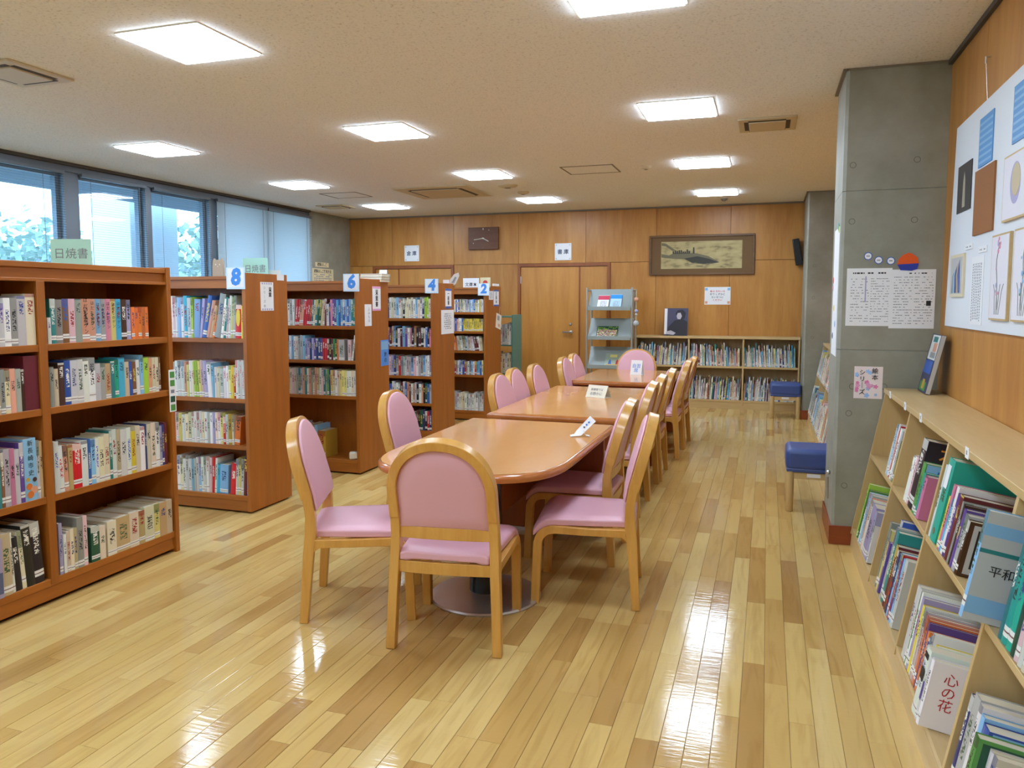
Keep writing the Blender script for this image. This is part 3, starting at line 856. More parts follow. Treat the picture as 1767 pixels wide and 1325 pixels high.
# ================================================================== CHAIRS
def make_chair():
    t = thing('reading_chair', 'x', 'chair', (0, 0, 0), 0, 'pink padded chairs around the reading tables')
    for s in (-1, 1):
        # rear leg, bending into the back
        q = MB()
        P = [(s * 0.236, 0.020, 0), (s * 0.230, 0.034, 0.18), (s * 0.223, 0.046, 0.34), (s * 0.220, 0.055, 0.42), (s * 0.2175, 0.056, 0.50), (s * 0.216, 0.045, 0.57), (s * 0.2155, 0.033, 0.625)]
        q.sweep(P, 0.0205, [0.0195, 0.022, 0.025, 0.026, 0.023, 0.022, 0.021], (1, 0, 0))
        q.build('leg', M['chairwood'], t, None, 0.003)
        # front leg, bending into the side rail
        q = MB()
        P = [(s * 0.226, 0.520, 0), (s * 0.225, 0.514, 0.16), (s * 0.224, 0.508, 0.29)]
        for i in range(1, 8):
            a = PI / 2 * i / 8
            P.append((s * 0.224, 0.508 - 0.075 * (1 - math.cos(a)), 0.295 + 0.083 * math.sin(a)))
        P += [(s * 0.224, 0.42, 0.379), (s * 0.223, 0.25, 0.374), (s * 0.222, 0.075, 0.374)]
        q.sweep(P, 0.0205, [0.021] * 3 + [0.021] * 7 + [0.019, 0.018, 0.019], (1, 0, 0))
        # fillet where the rail meets the rear leg
        pts = [(0.06, 0.36)] + [(0.06 + 0.06 - 0.06 * math.sin(b), 0.36 - 0.06 + 0.06 * math.cos(b)) for b in (0, 0.4, 0.8, 1.2, PI / 2)]
        x = s * 0.222
        q.prism(pts, 'x', x - 0.019, x + 0.019)
        q.build('leg', M['chairwood'], t, None, 0.003)
    # arched back frame
    lean = lambda z: 0.036 - (z - 0.6) * 0.275
    q = MB(); P = []
    for z in (0.585, 0.62, 0.66): P.append((0.2155, lean(z), z))
    for i in range(0, 29):
        a = PI * i / 28
        z = 0.70 + 0.215 * math.sin(a) ** 0.96 if 0 < i < 28 else 0.70
        P.append((0.2155 * math.copysign(abs(math.cos(a)) ** 0.92, math.cos(a)), lean(z), z))
    for z in (0.66, 0.62, 0.585): P.append((-0.2155, lean(z), z))
    nrm = Vector((0, 1, 0.275)).normalized()
    q.sweep(P, 0.026, 0.0205, tuple(nrm))
    q.build('back_frame', M['chairwood'], t, None, 0.003)
    # upholstered back
    out = []
    for z in (0.535, 0.60, 0.66): out.append((0.197, z))
    for i in range(0, 23):
        a = PI * i / 22
        out.append((0.197 * math.copysign(abs(math.cos(a)) ** 0.92, math.cos(a)), 0.70 + 0.196 * math.sin(a)))
    for z in (0.66, 0.60, 0.535): out.append((-0.197, z))
    n = len(out); q = MB(); cz = 0.70
    def ring(k, off):
        r = []
        for x, z in out:
            zz = cz + (z - cz) * k; xx = x * k
            base_y = lean(zz) if zz > 0.6 else 0.036 + (0.6 - zz) * 0.18
            r.append((xx, base_y + off * nrm.y, zz + off * nrm.z))
        return r
    rings = [ring(0.05, -0.019), ring(0.6, -0.018), ring(0.92, -0.015), ring(1.0, -0.006), ring(1.0, 0.024), ring(1.08, 0.0265), ring(1.105, 0.032), ring(1.075, 0.040), ring(0.97, 0.046), ring(0.6, 0.050), ring(0.05, 0.051)]
    vs = [p for r in rings for p in r]; fs = []
    for k in range(len(rings) - 1): fs += [(k * n + i, k * n + (i + 1) % n, (k + 1) * n + (i + 1) % n, (k + 1) * n + i) for i in range(n)]
    fs += [tuple(range(n)), tuple(range((len(rings) - 1) * n, len(rings) * n))]
    q.add(vs, fs); q.build('back_pad', M['pink'], t, None, 0, True)
    # rails
    def rail(name, z0, z1, y, th, hw):
        q = MB(); m = 6; pts = []
        for i in range(m + 1):
            x = -hw + 2 * hw * i / m
            pts.append((x, y - 0.012 * (1 - (x / hw) ** 2), (z0 + z1) / 2))
        q.sweep(pts, (z1 - z0) / 2, th / 2, (0, 0, 1)); q.build(name, M['chairwood'], t, None, 0.002)
    rail('back_rail', 0.487, 0.540, 0.052, 0.022, 0.198)
    rail('seat_rail', 0.336, 0.388, 0.046, 0.022, 0.202)
    rail('seat_rail', 0.338, 0.376, 0.49, 0.02, 0.204)
    # seat pad with a waterfall front
    q = MB(); nx, ny = 14, 16; g = []
    for j in range(ny + 1):
        v = j / ny; y = 0.028 + v * 0.503
        row = []
        for i in range(nx + 1):
            u = i / nx * 2 - 1
            x = u * (0.196 + 0.04 * v ** 0.6)
            ed = max(0, abs(u) - 0.82) / 0.18
            z = 0.443 - 0.014 * ed ** 2 - 0.010 * max(0, 1 - v / 0.10) ** 2 - 0.006 * (1 - u * u) * (1 - v)
            if v > 0.84: z -= 0.062 * ((v - 0.84) / 0.16) ** 2
            row.append((x, y, z))
        g.append(row)
    o = 0; vs = [p for r in g for p in r]; W = nx + 1
    fs = [(j * W + i, j * W + i + 1, (j + 1) * W + i + 1, (j + 1) * W + i) for j in range(ny) for i in range(nx)]
    bnd = [(i, 0) for i in range(nx)] + [(nx, j) for j in range(ny)] + [(i, ny) for i in range(nx, 0, -1)] + [(0, j) for j in range(ny, 0, -1)]
    k0 = len(vs)
    for i, j in bnd:
        p = g[j][i]; vs.append((p[0] * 1.0, p[1], max(min(p[2] - 0.03, 0.397), p[2] - 0.034)))
    m = len(bnd)
    for k in range(m):
        a = bnd[k]; b = bnd[(k + 1) % m]
        fs.append((a[1] * W + a[0], b[1] * W + b[0], k0 + (k + 1) % m, k0 + k))
    fs.append(tuple(range(k0, k0 + m)))
    q.add(vs, fs); q.build('seat_pad', M['pink'], t, None, 0.006, False, 3)
    return t

CH = [  # rear-feet midpoint x, y, forward direction in degrees, label
    (-1.278, 2.915, 97.4, 'pink chair nearest the viewer, back turned, at the round end of the first table'),
    (-2.131, 3.225, 21.7, 'pink chair at the left, turned towards the round table end, seat in view'),
    (-2.225, 4.40, 4, 'pink chair on the left side of the first table, behind its neighbour'),
    (-0.583, 3.885, 188, 'pink chair pulled out at the right of the first table, seat fully in view'),
    (-0.785, 4.46, 181, 'pink chair tucked in at the right of the first table'),
    (-1.965, 5.69, 0, 'pink chair on the left of the middle table, nearest the viewer'),
    (-2.01, 6.22, 1, 'pink chair on the left of the middle table, between two others'),
    (-1.965, 6.70, 0, 'pink chair on the left of the middle table, farthest from the viewer'),
    (-0.80, 5.50, 180, 'pink chair on the right of the middle table, nearest the viewer'),
    (-0.81, 6.07, 180, 'pink chair on the right of the middle table, between two others'),
    (-0.80, 6.65, 181, 'pink chair on the right of the middle table, farthest from the viewer'),
    (-1.94, 7.66, 0, 'pink chair on the left of the far table, nearer one'),
    (-1.965, 8.20, 0, 'pink chair on the left of the far table, farther one'),
    (-0.76, 7.64, 180, 'pink chair on the right of the far table, nearer one'),
    (-0.75, 8.17, 179, 'pink chair on the right of the far table, farther one'),
    (-1.46, 9.14, 270, 'pink chair at the far head of the row, facing the viewer'),
]
proto = make_chair()
for i, (x, y, a, lb) in enumerate(CH):
    c = proto if i == 0 else copy_tree(proto)
    c.location = (x, y, 0); c.rotation_euler = (0, 0, math.radians(a - 90)); c['label'] = lb

# ================================================================== STOOLS
def make_stool():
    t = thing('stool', 'x', 'stool', (0, 0, 0), 0, 'blue padded stools by the columns')
    q = MB(); r = 0.19
    q.box((-r, -r * 0.92, 0.30), (r, r * 0.92, 0.455)); q.build('cushion', M['blue'], t, None, 0.035, False, 4)
    part('cushion_band', (-r + 0.006, -r * 0.92 + 0.006, 0.285), (r - 0.006, r * 0.92 - 0.006, 0.318), M['blue'], t, 0.01)
    for sx in (-1, 1):
        for sy in (-1, 1):
            q = MB(); q.lathe([(0.001, 0), (0.024, 0), (0.026, 0.004), (0.028, 0.29), (0.001, 0.29)], (sx * (r - 0.032), sy * (r * 0.92 - 0.032), 0), 16)
            q.build('leg', M['oak_z'], t, None, 0, True)
    q = MB()
    for sy in (-1, 1): q.box((-r + 0.04, sy * (r * 0.92 - 0.03) - 0.009, 0.238), (r - 0.04, sy * (r * 0.92 - 0.03) + 0.009, 0.287))
    for sx in (-1, 1): q.box((sx * (r - 0.032) - 0.009, -r * 0.92 + 0.04, 0.238), (sx * (r - 0.032) + 0.009, r * 0.92 - 0.04, 0.287))
    q.build('apron', M['oak_x'], t)
    tg = part('name_tag', (-0.045, -r * 0.92 + 0.0175, 0.253), (0.045, -r * 0.92 + 0.0205, 0.279), M['white'], t)
    tg['label'] = 'white paper tag'
    return t
s0 = make_stool(); s0.location = (0.345, 5.93, 0); s0['label'] = 'blue padded stool partly hidden behind the near concrete column'
s1 = copy_tree(s0); s1.location = (0.25, 10.55, 0); s1['label'] = 'blue padded stool in front of the low bookcase at the far column'

# ================================================================== BOOKS
PAL = {
    'white': (226, 226, 222), 'cream': (222, 210, 180), 'beige': (200, 182, 146), 'tan': (188, 156, 112), 'grey': (150, 150, 148),
    'pale grey': (188, 190, 190), 'black': (32, 32, 36), 'dark brown': (74, 48, 34), 'brown': (128, 82, 52), 'maroon': (104, 36, 44),
    'red': (196, 34, 38), 'orange': (218, 118, 52), 'salmon': (220, 158, 130), 'pink': (218, 134, 164), 'pale pink': (224, 186, 192),
    'purple': (98, 72, 144), 'lavender': (172, 166, 204), 'navy': (44, 56, 108), 'blue': (56, 96, 176), 'light blue': (132, 182, 222),
    'cyan': (66, 168, 206), 'teal': (46, 128, 128), 'turquoise': (38, 168, 146), 'dark green': (34, 84, 60), 'green': (82, 150, 74),
    'lime': (166, 200, 70), 'olive': (142, 138, 72), 'yellow': (226, 200, 62), 'pale yellow': (226, 214, 130), 'gold': (196, 156, 58),
}
def lin(n): return srgb(*PAL[n])
ORD = ['first', 'second', 'third', 'fourth', 'fifth', 'sixth', 'seventh', 'eighth', 'ninth', 'tenth', 'eleventh', 'twelfth', 'thirteenth', 'fourteenth', 'fifteenth', 'sixteenth', 'seventeenth', 'eighteenth', 'nineteenth', 'twentieth']
ORD += ['twenty-' + o for o in ORD[:9]] + ['thirtieth'] + ['thirty-' + o for o in ORD[:9]]

class BookMesh:
    """collects book geometry with per-point colour, accent, print coordinates and a random value"""
    def __init__(s):
        s.q = MB(); s.col = []; s.col2 = []; s.uv = []; s.rnd = []
    def _pts(s, n, c, c2, uvs, r):
        s.col += list(c) * n; s.col2 += list(c2) * n; s.rnd += [r] * n
        for u in uvs: s.uv += list(u)
    def book(s, w, h, d, c, c2, r, mx=None, print_=1.0, pages=None):
        pg = pages or srgb(224, 214, 190)
        ct = min(0.0022, w * 0.18); ov = 0.0025
        def box(a, b, cc):
            s.q.box(a, b, 0, mx); s._pts(8, cc, c2, [(0, 0, 0)] * 8, r)
        box((0, 0.0005, 0), (ct, d, h), c); box((w - ct, 0.0005, 0), (w, d, h), c)
        box((ct, ct, ov), (w - ct, d - 0.004, h - ov), pg)
        # rounded spine
        n = 4; vs = []; uvs = []
        for i in range(n + 1):
            u = i / n; bul = -min(0.003, w * 0.12) * (1 - (2 * u - 1) ** 2)
            vs += [(u * w, bul, 0), (u * w, bul, h)]; uvs += [(u, 0, print_), (u, 1, print_)]
        vs += [(w, ct, 0), (w, ct, h), (0, ct, 0), (0, ct, h)]; uvs += [(1, 0, 0), (1, 1, 0), (0, 0, 0), (0, 1, 0)]
        fs = [(2 * i, 2 * i + 2, 2 * i + 3, 2 * i + 1) for i in range(n)]
        k = 2 * n + 2
        fs += [tuple([2 * i + 1 for i in range(n + 1)] + [k + 1, k + 3]), tuple([2 * i for i in range(n, -1, -1)] + [k + 2, k])]
        s.q.add(vs, fs, 0, mx); s._pts(len(vs), c, c2, uvs, r)
    def build(s, name, parent=None, mx=None):
        o = s.q.build(name, M['book'], parent, mx)
        for nm, ty, dat, key in (('col', 'FLOAT_COLOR', s.col, 'color'), ('col2', 'FLOAT_COLOR', s.col2, 'color'), ('buv', 'FLOAT_VECTOR', s.uv, 'vector'), ('rnd', 'FLOAT', s.rnd, 'value')):
            a = o.data.attributes.new(nm, ty, 'POINT'); a.data.foreach_set(key, dat)
        return o

rb = random.Random(21)
far_books = BookMesh()
def accent(name):
    r, g, b = PAL[name]; lum = 0.3 * r + 0.6 * g + 0.1 * b
    if lum > 120: return srgb(*rb.choice([(38, 38, 44), (38, 38, 44), (150, 40, 40), (40, 60, 120), (60, 90, 60)]))
    return srgb(*rb.choice([(232, 230, 220), (232, 230, 220), (226, 200, 90)]))
def jit(name):
    r, g, b = PAL[name]; f = rb.uniform(0.9, 1.08)
    return srgb(*(max(4, min(255, c * f + rb.uniform(-6, 6))) for c in (r, g, b)))

def row(spec, origin, rot, where, group, individual=True, tilt=0.0, limit=None, kind='book'):
    """spec: list of (colour, width, height, depth, lean degrees[, flags]) or a number for a gap; left to right as seen"""
    base = Matrix.Translation(origin) @ Matrix.Rotation(rot, 4, 'Z') @ Matrix.Rotation(-tilt, 4, 'X')
    x = 0.0; made = []; k = 0
    for e in spec:
        if not isinstance(e, (tuple, list)):
            x += e; continue
        cn, w, h, d, lean = e[:5]
        fl = e[5] if len(e) > 5 else {}
        a = math.radians(lean)
        if a > 0:      # leans to the right: turns about its bottom right corner
            x += math.sin(a) * 0 ; m = Matrix.Translation((x + w / math.cos(a), fl.get('out', 0), 0)) @ Matrix.Rotation(a, 4, 'Y') @ Matrix.Translation((-w, 0, 0))
        else:
            m = Matrix.Translation((x, fl.get('out', 0), 0)) @ Matrix.Rotation(a, 4, 'Y')
        if limit and x + w > limit: break
        x += w / math.cos(a) + 0.0008
        mx = base @ m
        c = jit(cn); c2 = accent(cn) if 'ac' not in fl else srgb(*fl['ac'])
        if individual:
            bm = BookMesh(); bm.book(w, h, d, c, c2, rb.random(), None, fl.get('print', 1.0), fl.get('pages'))
            o = bm.build('book', None, mx)
            tag(o, '%s book, %s from the left, %s' % (cn, ORD[k], where), 'book', group)
            made.append((o, w, h, d, cn))
        else:
            far_books.book(w, h, d, c, c2, rb.random(), mx)
        k += 1
    return made
def mk(names, w=(0.014, 0.03), h=(0.19, 0.23), d=(0.13, 0.16), lean=0):
    out = []
    for nme in names:
        if isinstance(nme, (int, float)): out.append(nme); continue
        if isinstance(nme, tuple): out.append(nme); continue
        out.append((nme, rb.uniform(*w), rb.uniform(*h), rb.uniform(*d), lean))
    return out
def fitlen(spec, length):
    """scale widths so that the row fills `length`"""
    tot = sum((e[1] / math.cos(math.radians(e[4])) + 0.0008) if isinstance(e, (tuple, list)) else e for e in spec)
    f = length / tot
    return [(e[0], e[1] * f, *e[2:]) if isinstance(e, (tuple, list)) else e * f for e in spec]

# ---- near bookcase (front faces +X, left to right runs along +Y)
AX = -3.352; R90 = PI / 2
gA = 'books in the near bookcase'
r1 = mk([('white', 0.018, 0.13, 0.11, 0, {'ac': (120, 60, 140), 'out': -0.004}), ('teal', 0.028, 0.222, 0.15, 0), ('grey', 0.034, 0.218, 0.15, 0), ('brown', 0.034, 0.222, 0.15, 0, {'ac': (52, 92, 170)}), ('pale pink', 0.034, 0.222, 0.15, 0),
    ('grey', 0.036, 0.222, 0.15, 0), ('salmon', 0.042, 0.222, 0.15, 0), ('salmon', 0.034, 0.222, 0.15, 0), ('light blue', 0.030, 0.222, 0.15, 0), ('grey', 0.028, 0.222, 0.15, 0), ('pink', 0.032, 0.222, 0.15, 0), ('pale yellow', 0.030, 0.222, 0.15, 0), ('cyan', 0.032, 0.222, 0.15, 0), ('dark brown', 0.034, 0.22, 0.15, 0), ('lavender', 0.026, 0.218, 0.15, 0),
    0.004, ('orange', 0.022, 0.178, 0.12, 0), ('orange', 0.022, 0.178, 0.12, 0), ('orange', 0.022, 0.178, 0.12, 0), ('orange', 0.022, 0.178, 0.12, 0), ('orange', 0.022, 0.178, 0.12, 0)])
for e in r1:
    pass
A1 = row(fitlen(r1, 0.655), (AX, 2.862, 1.293), R90, 'top shelf, right bay of the near bookcase', gA)
for idx in range(6, 13):
    o, w, h, d, cn = A1[idx]
    text('はだしのゲン', w * 0.62, M['black'], o, name='title_lettering', vertical=True, space=1.15, mx=face((w / 2, -0.0036, h * 0.6), (0, -1, 0)))
r2 = mk(['grey', 'cream', ('dark brown', 0.03, 0.215, 0.14, 0), ('blue', 0.03, 0.225, 0.12, 0), ('white', 0.034, 0.222, 0.15, 0), ('white', 0.03, 0.224, 0.15, 0), ('white', 0.03, 0.226, 0.15, 0), ('white', 0.034, 0.228, 0.15, 0), ('pale grey', 0.028, 0.195, 0.14, 0), 'grey', ('tan', 0.03, 0.19, 0.14, 0), ('teal', 0.022, 0.2, 0.14, 0), ('turquoise', 0.022, 0.205, 0.14, 0), ('cyan', 0.036, 0.215, 0.14, 0), ('beige', 0.026, 0.19, 0.14, 0), ('blue', 0.02, 0.187, 0.14, -1.5), ('brown', 0.022, 0.185, 0.14, -1.5), ('white', 0.022, 0.195, 0.14, -1), ('light blue', 0.022, 0.22, 0.14, 0), ('lime', 0.032, 0.205, 0.14, 0), ('salmon', 0.022, 0.2, 0.14, 0), ('cream', 0.022, 0.2, 0.14, 0), ('cream', 0.02, 0.2, 0.14, 0), ('brown', 0.012, 0.2, 0.14, 0)], h=(0.185, 0.2))
A2 = row(fitlen(r2, 0.735), (AX, 2.862, 0.98), R90, 'second shelf, right bay of the near bookcase', gA)
r3 = mk([('white', 0.024, 0.262, 0.17, 0, {'ac': (60, 80, 170)}), ('white', 0.024, 0.235, 0.17, -2, {'ac': (200, 60, 60)}), ('salmon', 0.022, 0.235, 0.16, -2), ('tan', 0.022, 0.232, 0.16, 0), ('red', 0.045, 0.228, 0.17, 0), ('white', 0.034, 0.238, 0.17, 0), ('blue', 0.016, 0.24, 0.17, 0), ('light blue', 0.024, 0.235, 0.16, 0), ('white', 0.018, 0.235, 0.16, 0, {'ac': (60, 80, 200)}), ('cream', 0.03, 0.24, 0.16, 0), ('cream', 0.03, 0.25, 0.16, 0), ('teal', 0.016, 0.262, 0.16, 0), ('white', 0.024, 0.268, 0.16, 0), ('beige', 0.024, 0.262, 0.16, 0), ('white', 0.036, 0.255, 0.16, 0), ('white', 0.026, 0.26, 0.16, 0, {'ac': (60, 90, 190)}), ('yellow', 0.028, 0.235, 0.16, 0), ('cream', 0.028, 0.262, 0.16, 0), ('white', 0.03, 0.25, 0.16, 0), ('navy', 0.012, 0.262, 0.16, 0), ('cream', 0.026, 0.265, 0.16, 0), ('cream', 0.03, 0.262, 0.16, 0), ('white', 0.026, 0.258, 0.16, 0), ('lavender', 0.016, 0.235, 0.16, 0), ('navy', 0.014, 0.24, 0.16, 0), ('maroon', 0.02, 0.25, 0.16, 0)])
A3 = row(fitlen(r3, 0.765), (AX + 0.002, 2.862, 0.543), R90, 'third shelf, right bay of the near bookcase', gA)
r4 = mk([('lavender', 0.018, 0.262, 0.17, 0), 0.004, ('white', 0.016, 0.2, 0.14, 0), ('cream', 0.02, 0.21, 0.14, 0), ('cream', 0.02, 0.215, 0.14, 0), ('beige', 0.018, 0.215, 0.14, 0), ('grey', 0.034, 0.262, 0.18, 0), ('pale pink', 0.022, 0.262, 0.18, 0), 0.02, ('dark green', 0.05, 0.188, 0.16, 0), ('cream', 0.035, 0.178, 0.15, 0), 0.012,
    ('cream', 0.055, 0.188, 0.26, 0), ('tan', 0.085, 0.192, 0.27, 0), ('cream', 0.06, 0.196, 0.27, 0), ('tan', 0.04, 0.19, 0.27, 0), ('cream', 0.065, 0.2, 0.27, 0), ('pale yellow', 0.038, 0.2, 0.27, 0), ('tan', 0.052, 0.198, 0.27, 0), ('beige', 0.04, 0.2, 0.27, 0)])
A4 = row(fitlen(r4, 0.775), (AX + 0.006, 2.864, 0.128), R90, 'bottom shelf, right bay of the near bookcase', gA)
# left bay (only its right part is in view)
LB = 2.802
def rowr(spec, z, where, right=LB, ax=AX):
    tot = sum((e[1] / math.cos(math.radians(e[4])) + 0.0008) if isinstance(e, (tuple, list)) else e for e in spec)
    return row(spec, (ax, right - tot, z), R90, where, gA)
rowr(mk(['beige', 'cream', 'olive', ('brown', 0.026, 0.22, 0.15, 0), ('pale grey', 0.03, 0.2, 0.15, 0, {'ac': (90, 60, 150)}), ('white', 0.032, 0.225, 0.15, 0), ('grey', 0.034, 0.225, 0.15, 0), ('pale grey', 0.042, 0.235, 0.15, 0, {'ac': (40, 60, 140)}), ('cream', 0.05, 0.245, 0.15, 0)], w=(0.022, 0.034), h=(0.19, 0.22)), 1.293, 'top shelf, left bay of the near bookcase')
rowr(mk(['cream', 'yellow', ('purple', 0.012, 0.2, 0.14, 0), 'beige', 'grey', 'cream', 'salmon', 'pale grey', ('dark brown', 0.016, 0.2, 0.14, 0), ('maroon', 0.075, 0.262, 0.17, 0, {'print': 0.0, 'pages': srgb(104, 40, 44)})], w=(0.022, 0.034), h=(0.19, 0.215)), 0.98, 'second shelf, left bay of the near bookcase')
L3 = rowr(mk(['olive', ('gold', 0.034, 0.27, 0.16, 0), ('brown', 0.036, 0.27, 0.16, 0, {'ac': (200, 50, 50)}), ('pale yellow', 0.03, 0.27, 0.16, 0), ('teal', 0.032, 0.275, 0.16, 0), ('brown', 0.016, 0.26, 0.16, 0), ('pale grey', 0.028, 0.272, 0.16, 0), ('pink', 0.024, 0.27, 0.16, 0), ('pale grey', 0.024, 0.262, 0.16, 0), ('purple', 0.022, 0.29, 0.16, 0), ('light blue', 0.066, 0.302, 0.18, 0, {'print': 0.0}), ('pale grey', 0.016, 0.285, 0.16, 0), ('tan', 0.016, 0.28, 0.16, 0)], w=(0.026, 0.036), h=(0.25, 0.28)), 0.543, 'third shelf, left bay of the near bookcase')
o, w, h, d, cn = L3[-3]
text('新長崎市史', 0.03, M['black'], o, name='title_lettering', vertical=True, space=1.2, mx=face((w / 2, -0.0036, h * 0.68), (0, -1, 0)))
for k_, (cx_, cz_, r_, mm) in enumerate(((0.02, 0.07, 0.02, 'orange'), (0.045, 0.05, 0.024, 'salmon'), (0.025, 0.03, 0.022, 'orange'), (0.05, 0.1, 0.014, 'dark brown'), (0.014, 0.105, 0.012, 'gold'))):
    q = MB(); q.lathe([(0.001, 0), (r_ * 0.8, 0), (r_ * 0.8, 0.0005), (0.001, 0.0005)], (0, 0, 0), 12, 0, face((cx_, -0.0033 - 0.0001 * k_, cz_), (0, -1, 0)))
    q.build('cover_illustration', mat('print_' + mm.replace(' ', '_'), lin(mm), 0.4), o)
L4 = rowr(mk(['cream', 'beige', ('pale grey', 0.03, 0.3, 0.17, 0), ('light blue', 0.03, 0.28, 0.18, 0), ('lavender', 0.07, 0.28, 0.18, 0, {'print': 0.0, 'out': -0.014}), ('beige', 0.05, 0.295, 0.2, -1, {'out': -0.008}), ('white', 0.018, 0.29, 0.18, -2), ('black', 0.034, 0.262, 0.17, -4), ('cream', 0.022, 0.285, 0.18, -4), ('black', 0.045, 0.305, 0.2, -4), ('black', 0.05, 0.305, 0.2, -4), 0.02], w=(0.028, 0.036), h=(0.24, 0.28)), 0.128, 'bottom shelf, left bay of the near bookcase')
o, w, h, d, cn = L4[4]
text('新長崎市史', 0.03, mat('print_navy', lin('navy'), 0.4), o, name='title_lettering', vertical=True, space=1.2, mx=face((w / 2, -0.0036, h * 0.7), (0, -1, 0)))
part('cover_illustration', (0.006, -0.0036, 0.02), (w - 0.004, -0.0031, 0.12), mat('print_slate', srgb(86, 96, 130), 0.4), o)

# ---- bookcase 8 (front faces the viewer)
X8 = -4.315; Y8 = 4.505; g8 = 'books in the bookcase marked 8'
b1 = mk([('white', 0.02, 0.29, 0.18, 0), ('light blue', 0.03, 0.285, 0.18, 0), ('white', 0.024, 0.29, 0.18, 0), ('cyan', 0.03, 0.3, 0.2, 0), ('white', 0.03, 0.285, 0.18, 0), ('lime', 0.02, 0.29, 0.18, 0), ('light blue', 0.05, 0.275, 0.18, 3), ('lavender', 0.02, 0.28, 0.18, 7), ('blue', 0.034, 0.305, 0.22, 12), ('salmon', 0.028, 0.27, 0.2, 13), ('tan', 0.02, 0.235, 0.18, 13), ('orange', 0.018, 0.225, 0.18, 13), ('grey', 0.05, 0.315, 0.22, 11), ('white', 0.022, 0.28, 0.18, 9), ('teal', 0.02, 0.29, 0.18, 7), ('pale pink', 0.018, 0.28, 0.18, 6), ('white', 0.02, 0.3, 0.18, 5), ('pale yellow', 0.018, 0.29, 0.18, 5), ('pale grey', 0.022, 0.3, 0.18, 4), ('red', 0.05, 0.235, 0.2, 2), ('yellow', 0.014, 0.23, 0.18, 1), ('white', 0.014, 0.25, 0.18, 0)])
def take_last(spec, length):
    out = []; tot = 0
    for e in reversed(spec):
        w_ = e[1] / math.cos(math.radians(e[4])) + 0.0008 if isinstance(e, (tuple, list)) else e
        if tot + w_ > length: break
        out.append(e); tot += w_
    return out[::-1], tot
F8 = ['white', 'cream', 'pale grey', 'light blue', 'pale yellow', 'white', 'pale pink', 'white', 'lavender', 'white', 'salmon', 'cream', 'white', 'light blue']
def row8(spec, z, where, yo=0, g=g8, xr=-3.457, y=Y8, length=0.66):
    hm = max(e[2] for e in spec if isinstance(e, tuple))
    spec = [(rb.choice(F8), rb.uniform(0.02, 0.03), hm * rb.uniform(0.84, 0.95), 0.16, 0) for _ in range(12)] + spec
    sp, tot = take_last(spec, length)
    return row(sp, (xr - tot, y + yo, z), 0, where, g)
B1 = row8(b1, 1.243, 'top shelf of the bookcase marked 8')
o, w, h, d, cn = B1[-3]
q = MB(); q.lathe([(0.001, 0), (0.018, 0), (0.018, 0.0005), (0.001, 0.0005)], (0, 0, 0), 20, 0, face((w / 2, -0.0035, h * 0.62), (0, -1, 0)) @ Matrix.Diagonal((0.95, 3.4, 1, 1)))
q.build('cover_illustration', mat('print_yellow', lin('yellow'), 0.4), o)
b2 = mk([('white', 0.02, 0.26, 0.17, 0), ('cream', 0.02, 0.26, 0.17, 0), ('lime', 0.022, 0.255, 0.17, -3), ('lime', 0.022, 0.262, 0.17, -3), ('pale yellow', 0.022, 0.26, 0.17, -3), ('pale pink', 0.022, 0.265, 0.17, -3), ('lavender', 0.03, 0.262, 0.17, -3), ('white', 0.034, 0.25, 0.17, -3), ('light blue', 0.02, 0.245, 0.17, -2), ('white', 0.02, 0.22, 0.16, 0), ('cream', 0.026, 0.215, 0.16, 0), ('pale grey', 0.03, 0.21, 0.16, 0), ('white', 0.022, 0.225, 0.16, 0, {'ac': (190, 50, 50)}), ('white', 0.02, 0.23, 0.16, 0, {'ac': (190, 50, 50)}), ('pale yellow', 0.02, 0.232, 0.16, 0, {'ac': (60, 120, 60)}), ('yellow', 0.022, 0.226, 0.16, 0), ('red', 0.014, 0.222, 0.16, 0), ('white', 0.017, 0.272, 0.16, 0, {'ac': (206, 60, 80)}), ('pale grey', 0.017, 0.272, 0.16, 0, {'ac': (206, 60, 80)}), ('white', 0.017, 0.272, 0.16, 0, {'ac': (206, 60, 80)}), ('white', 0.017, 0.272, 0.16, 0, {'ac': (206, 60, 80)}), ('white', 0.017, 0.272, 0.16, 0, {'ac': (206, 60, 80)})])
row8(b2, 0.818, 'second shelf of the bookcase marked 8')
b3 = mk([('white', 0.022, 0.22, 0.16, 0), ('white', 0.022, 0.225, 0.16, 0), ('pale grey', 0.022, 0.22, 0.16, 0), ('white', 0.022, 0.23, 0.16, 0, {'ac': (190, 60, 90)}), ('cream', 0.022, 0.225, 0.16, 0), ('white', 0.024, 0.226, 0.16, 0), ('pale grey', 0.022, 0.226, 0.16, 0), ('white', 0.022, 0.226, 0.16, 0), ('lavender', 0.022, 0.226, 0.16, 0), ('cream', 0.022, 0.226, 0.16, 0), ('white', 0.022, 0.226, 0.16, 0, {'ac': (190, 60, 90)}), ('pale yellow', 0.022, 0.226, 0.16, 0), ('red', 0.02, 0.2, 0.16, 0), ('pale grey', 0.022, 0.215, 0.16, 0), ('gold', 0.03, 0.222, 0.17, 0), ('cream', 0.016, 0.215, 0.17, 0), ('orange', 0.045, 0.205, 0.17, 6), 0.07])
row8(b3, 0.485, 'third shelf of the bookcase marked 8')
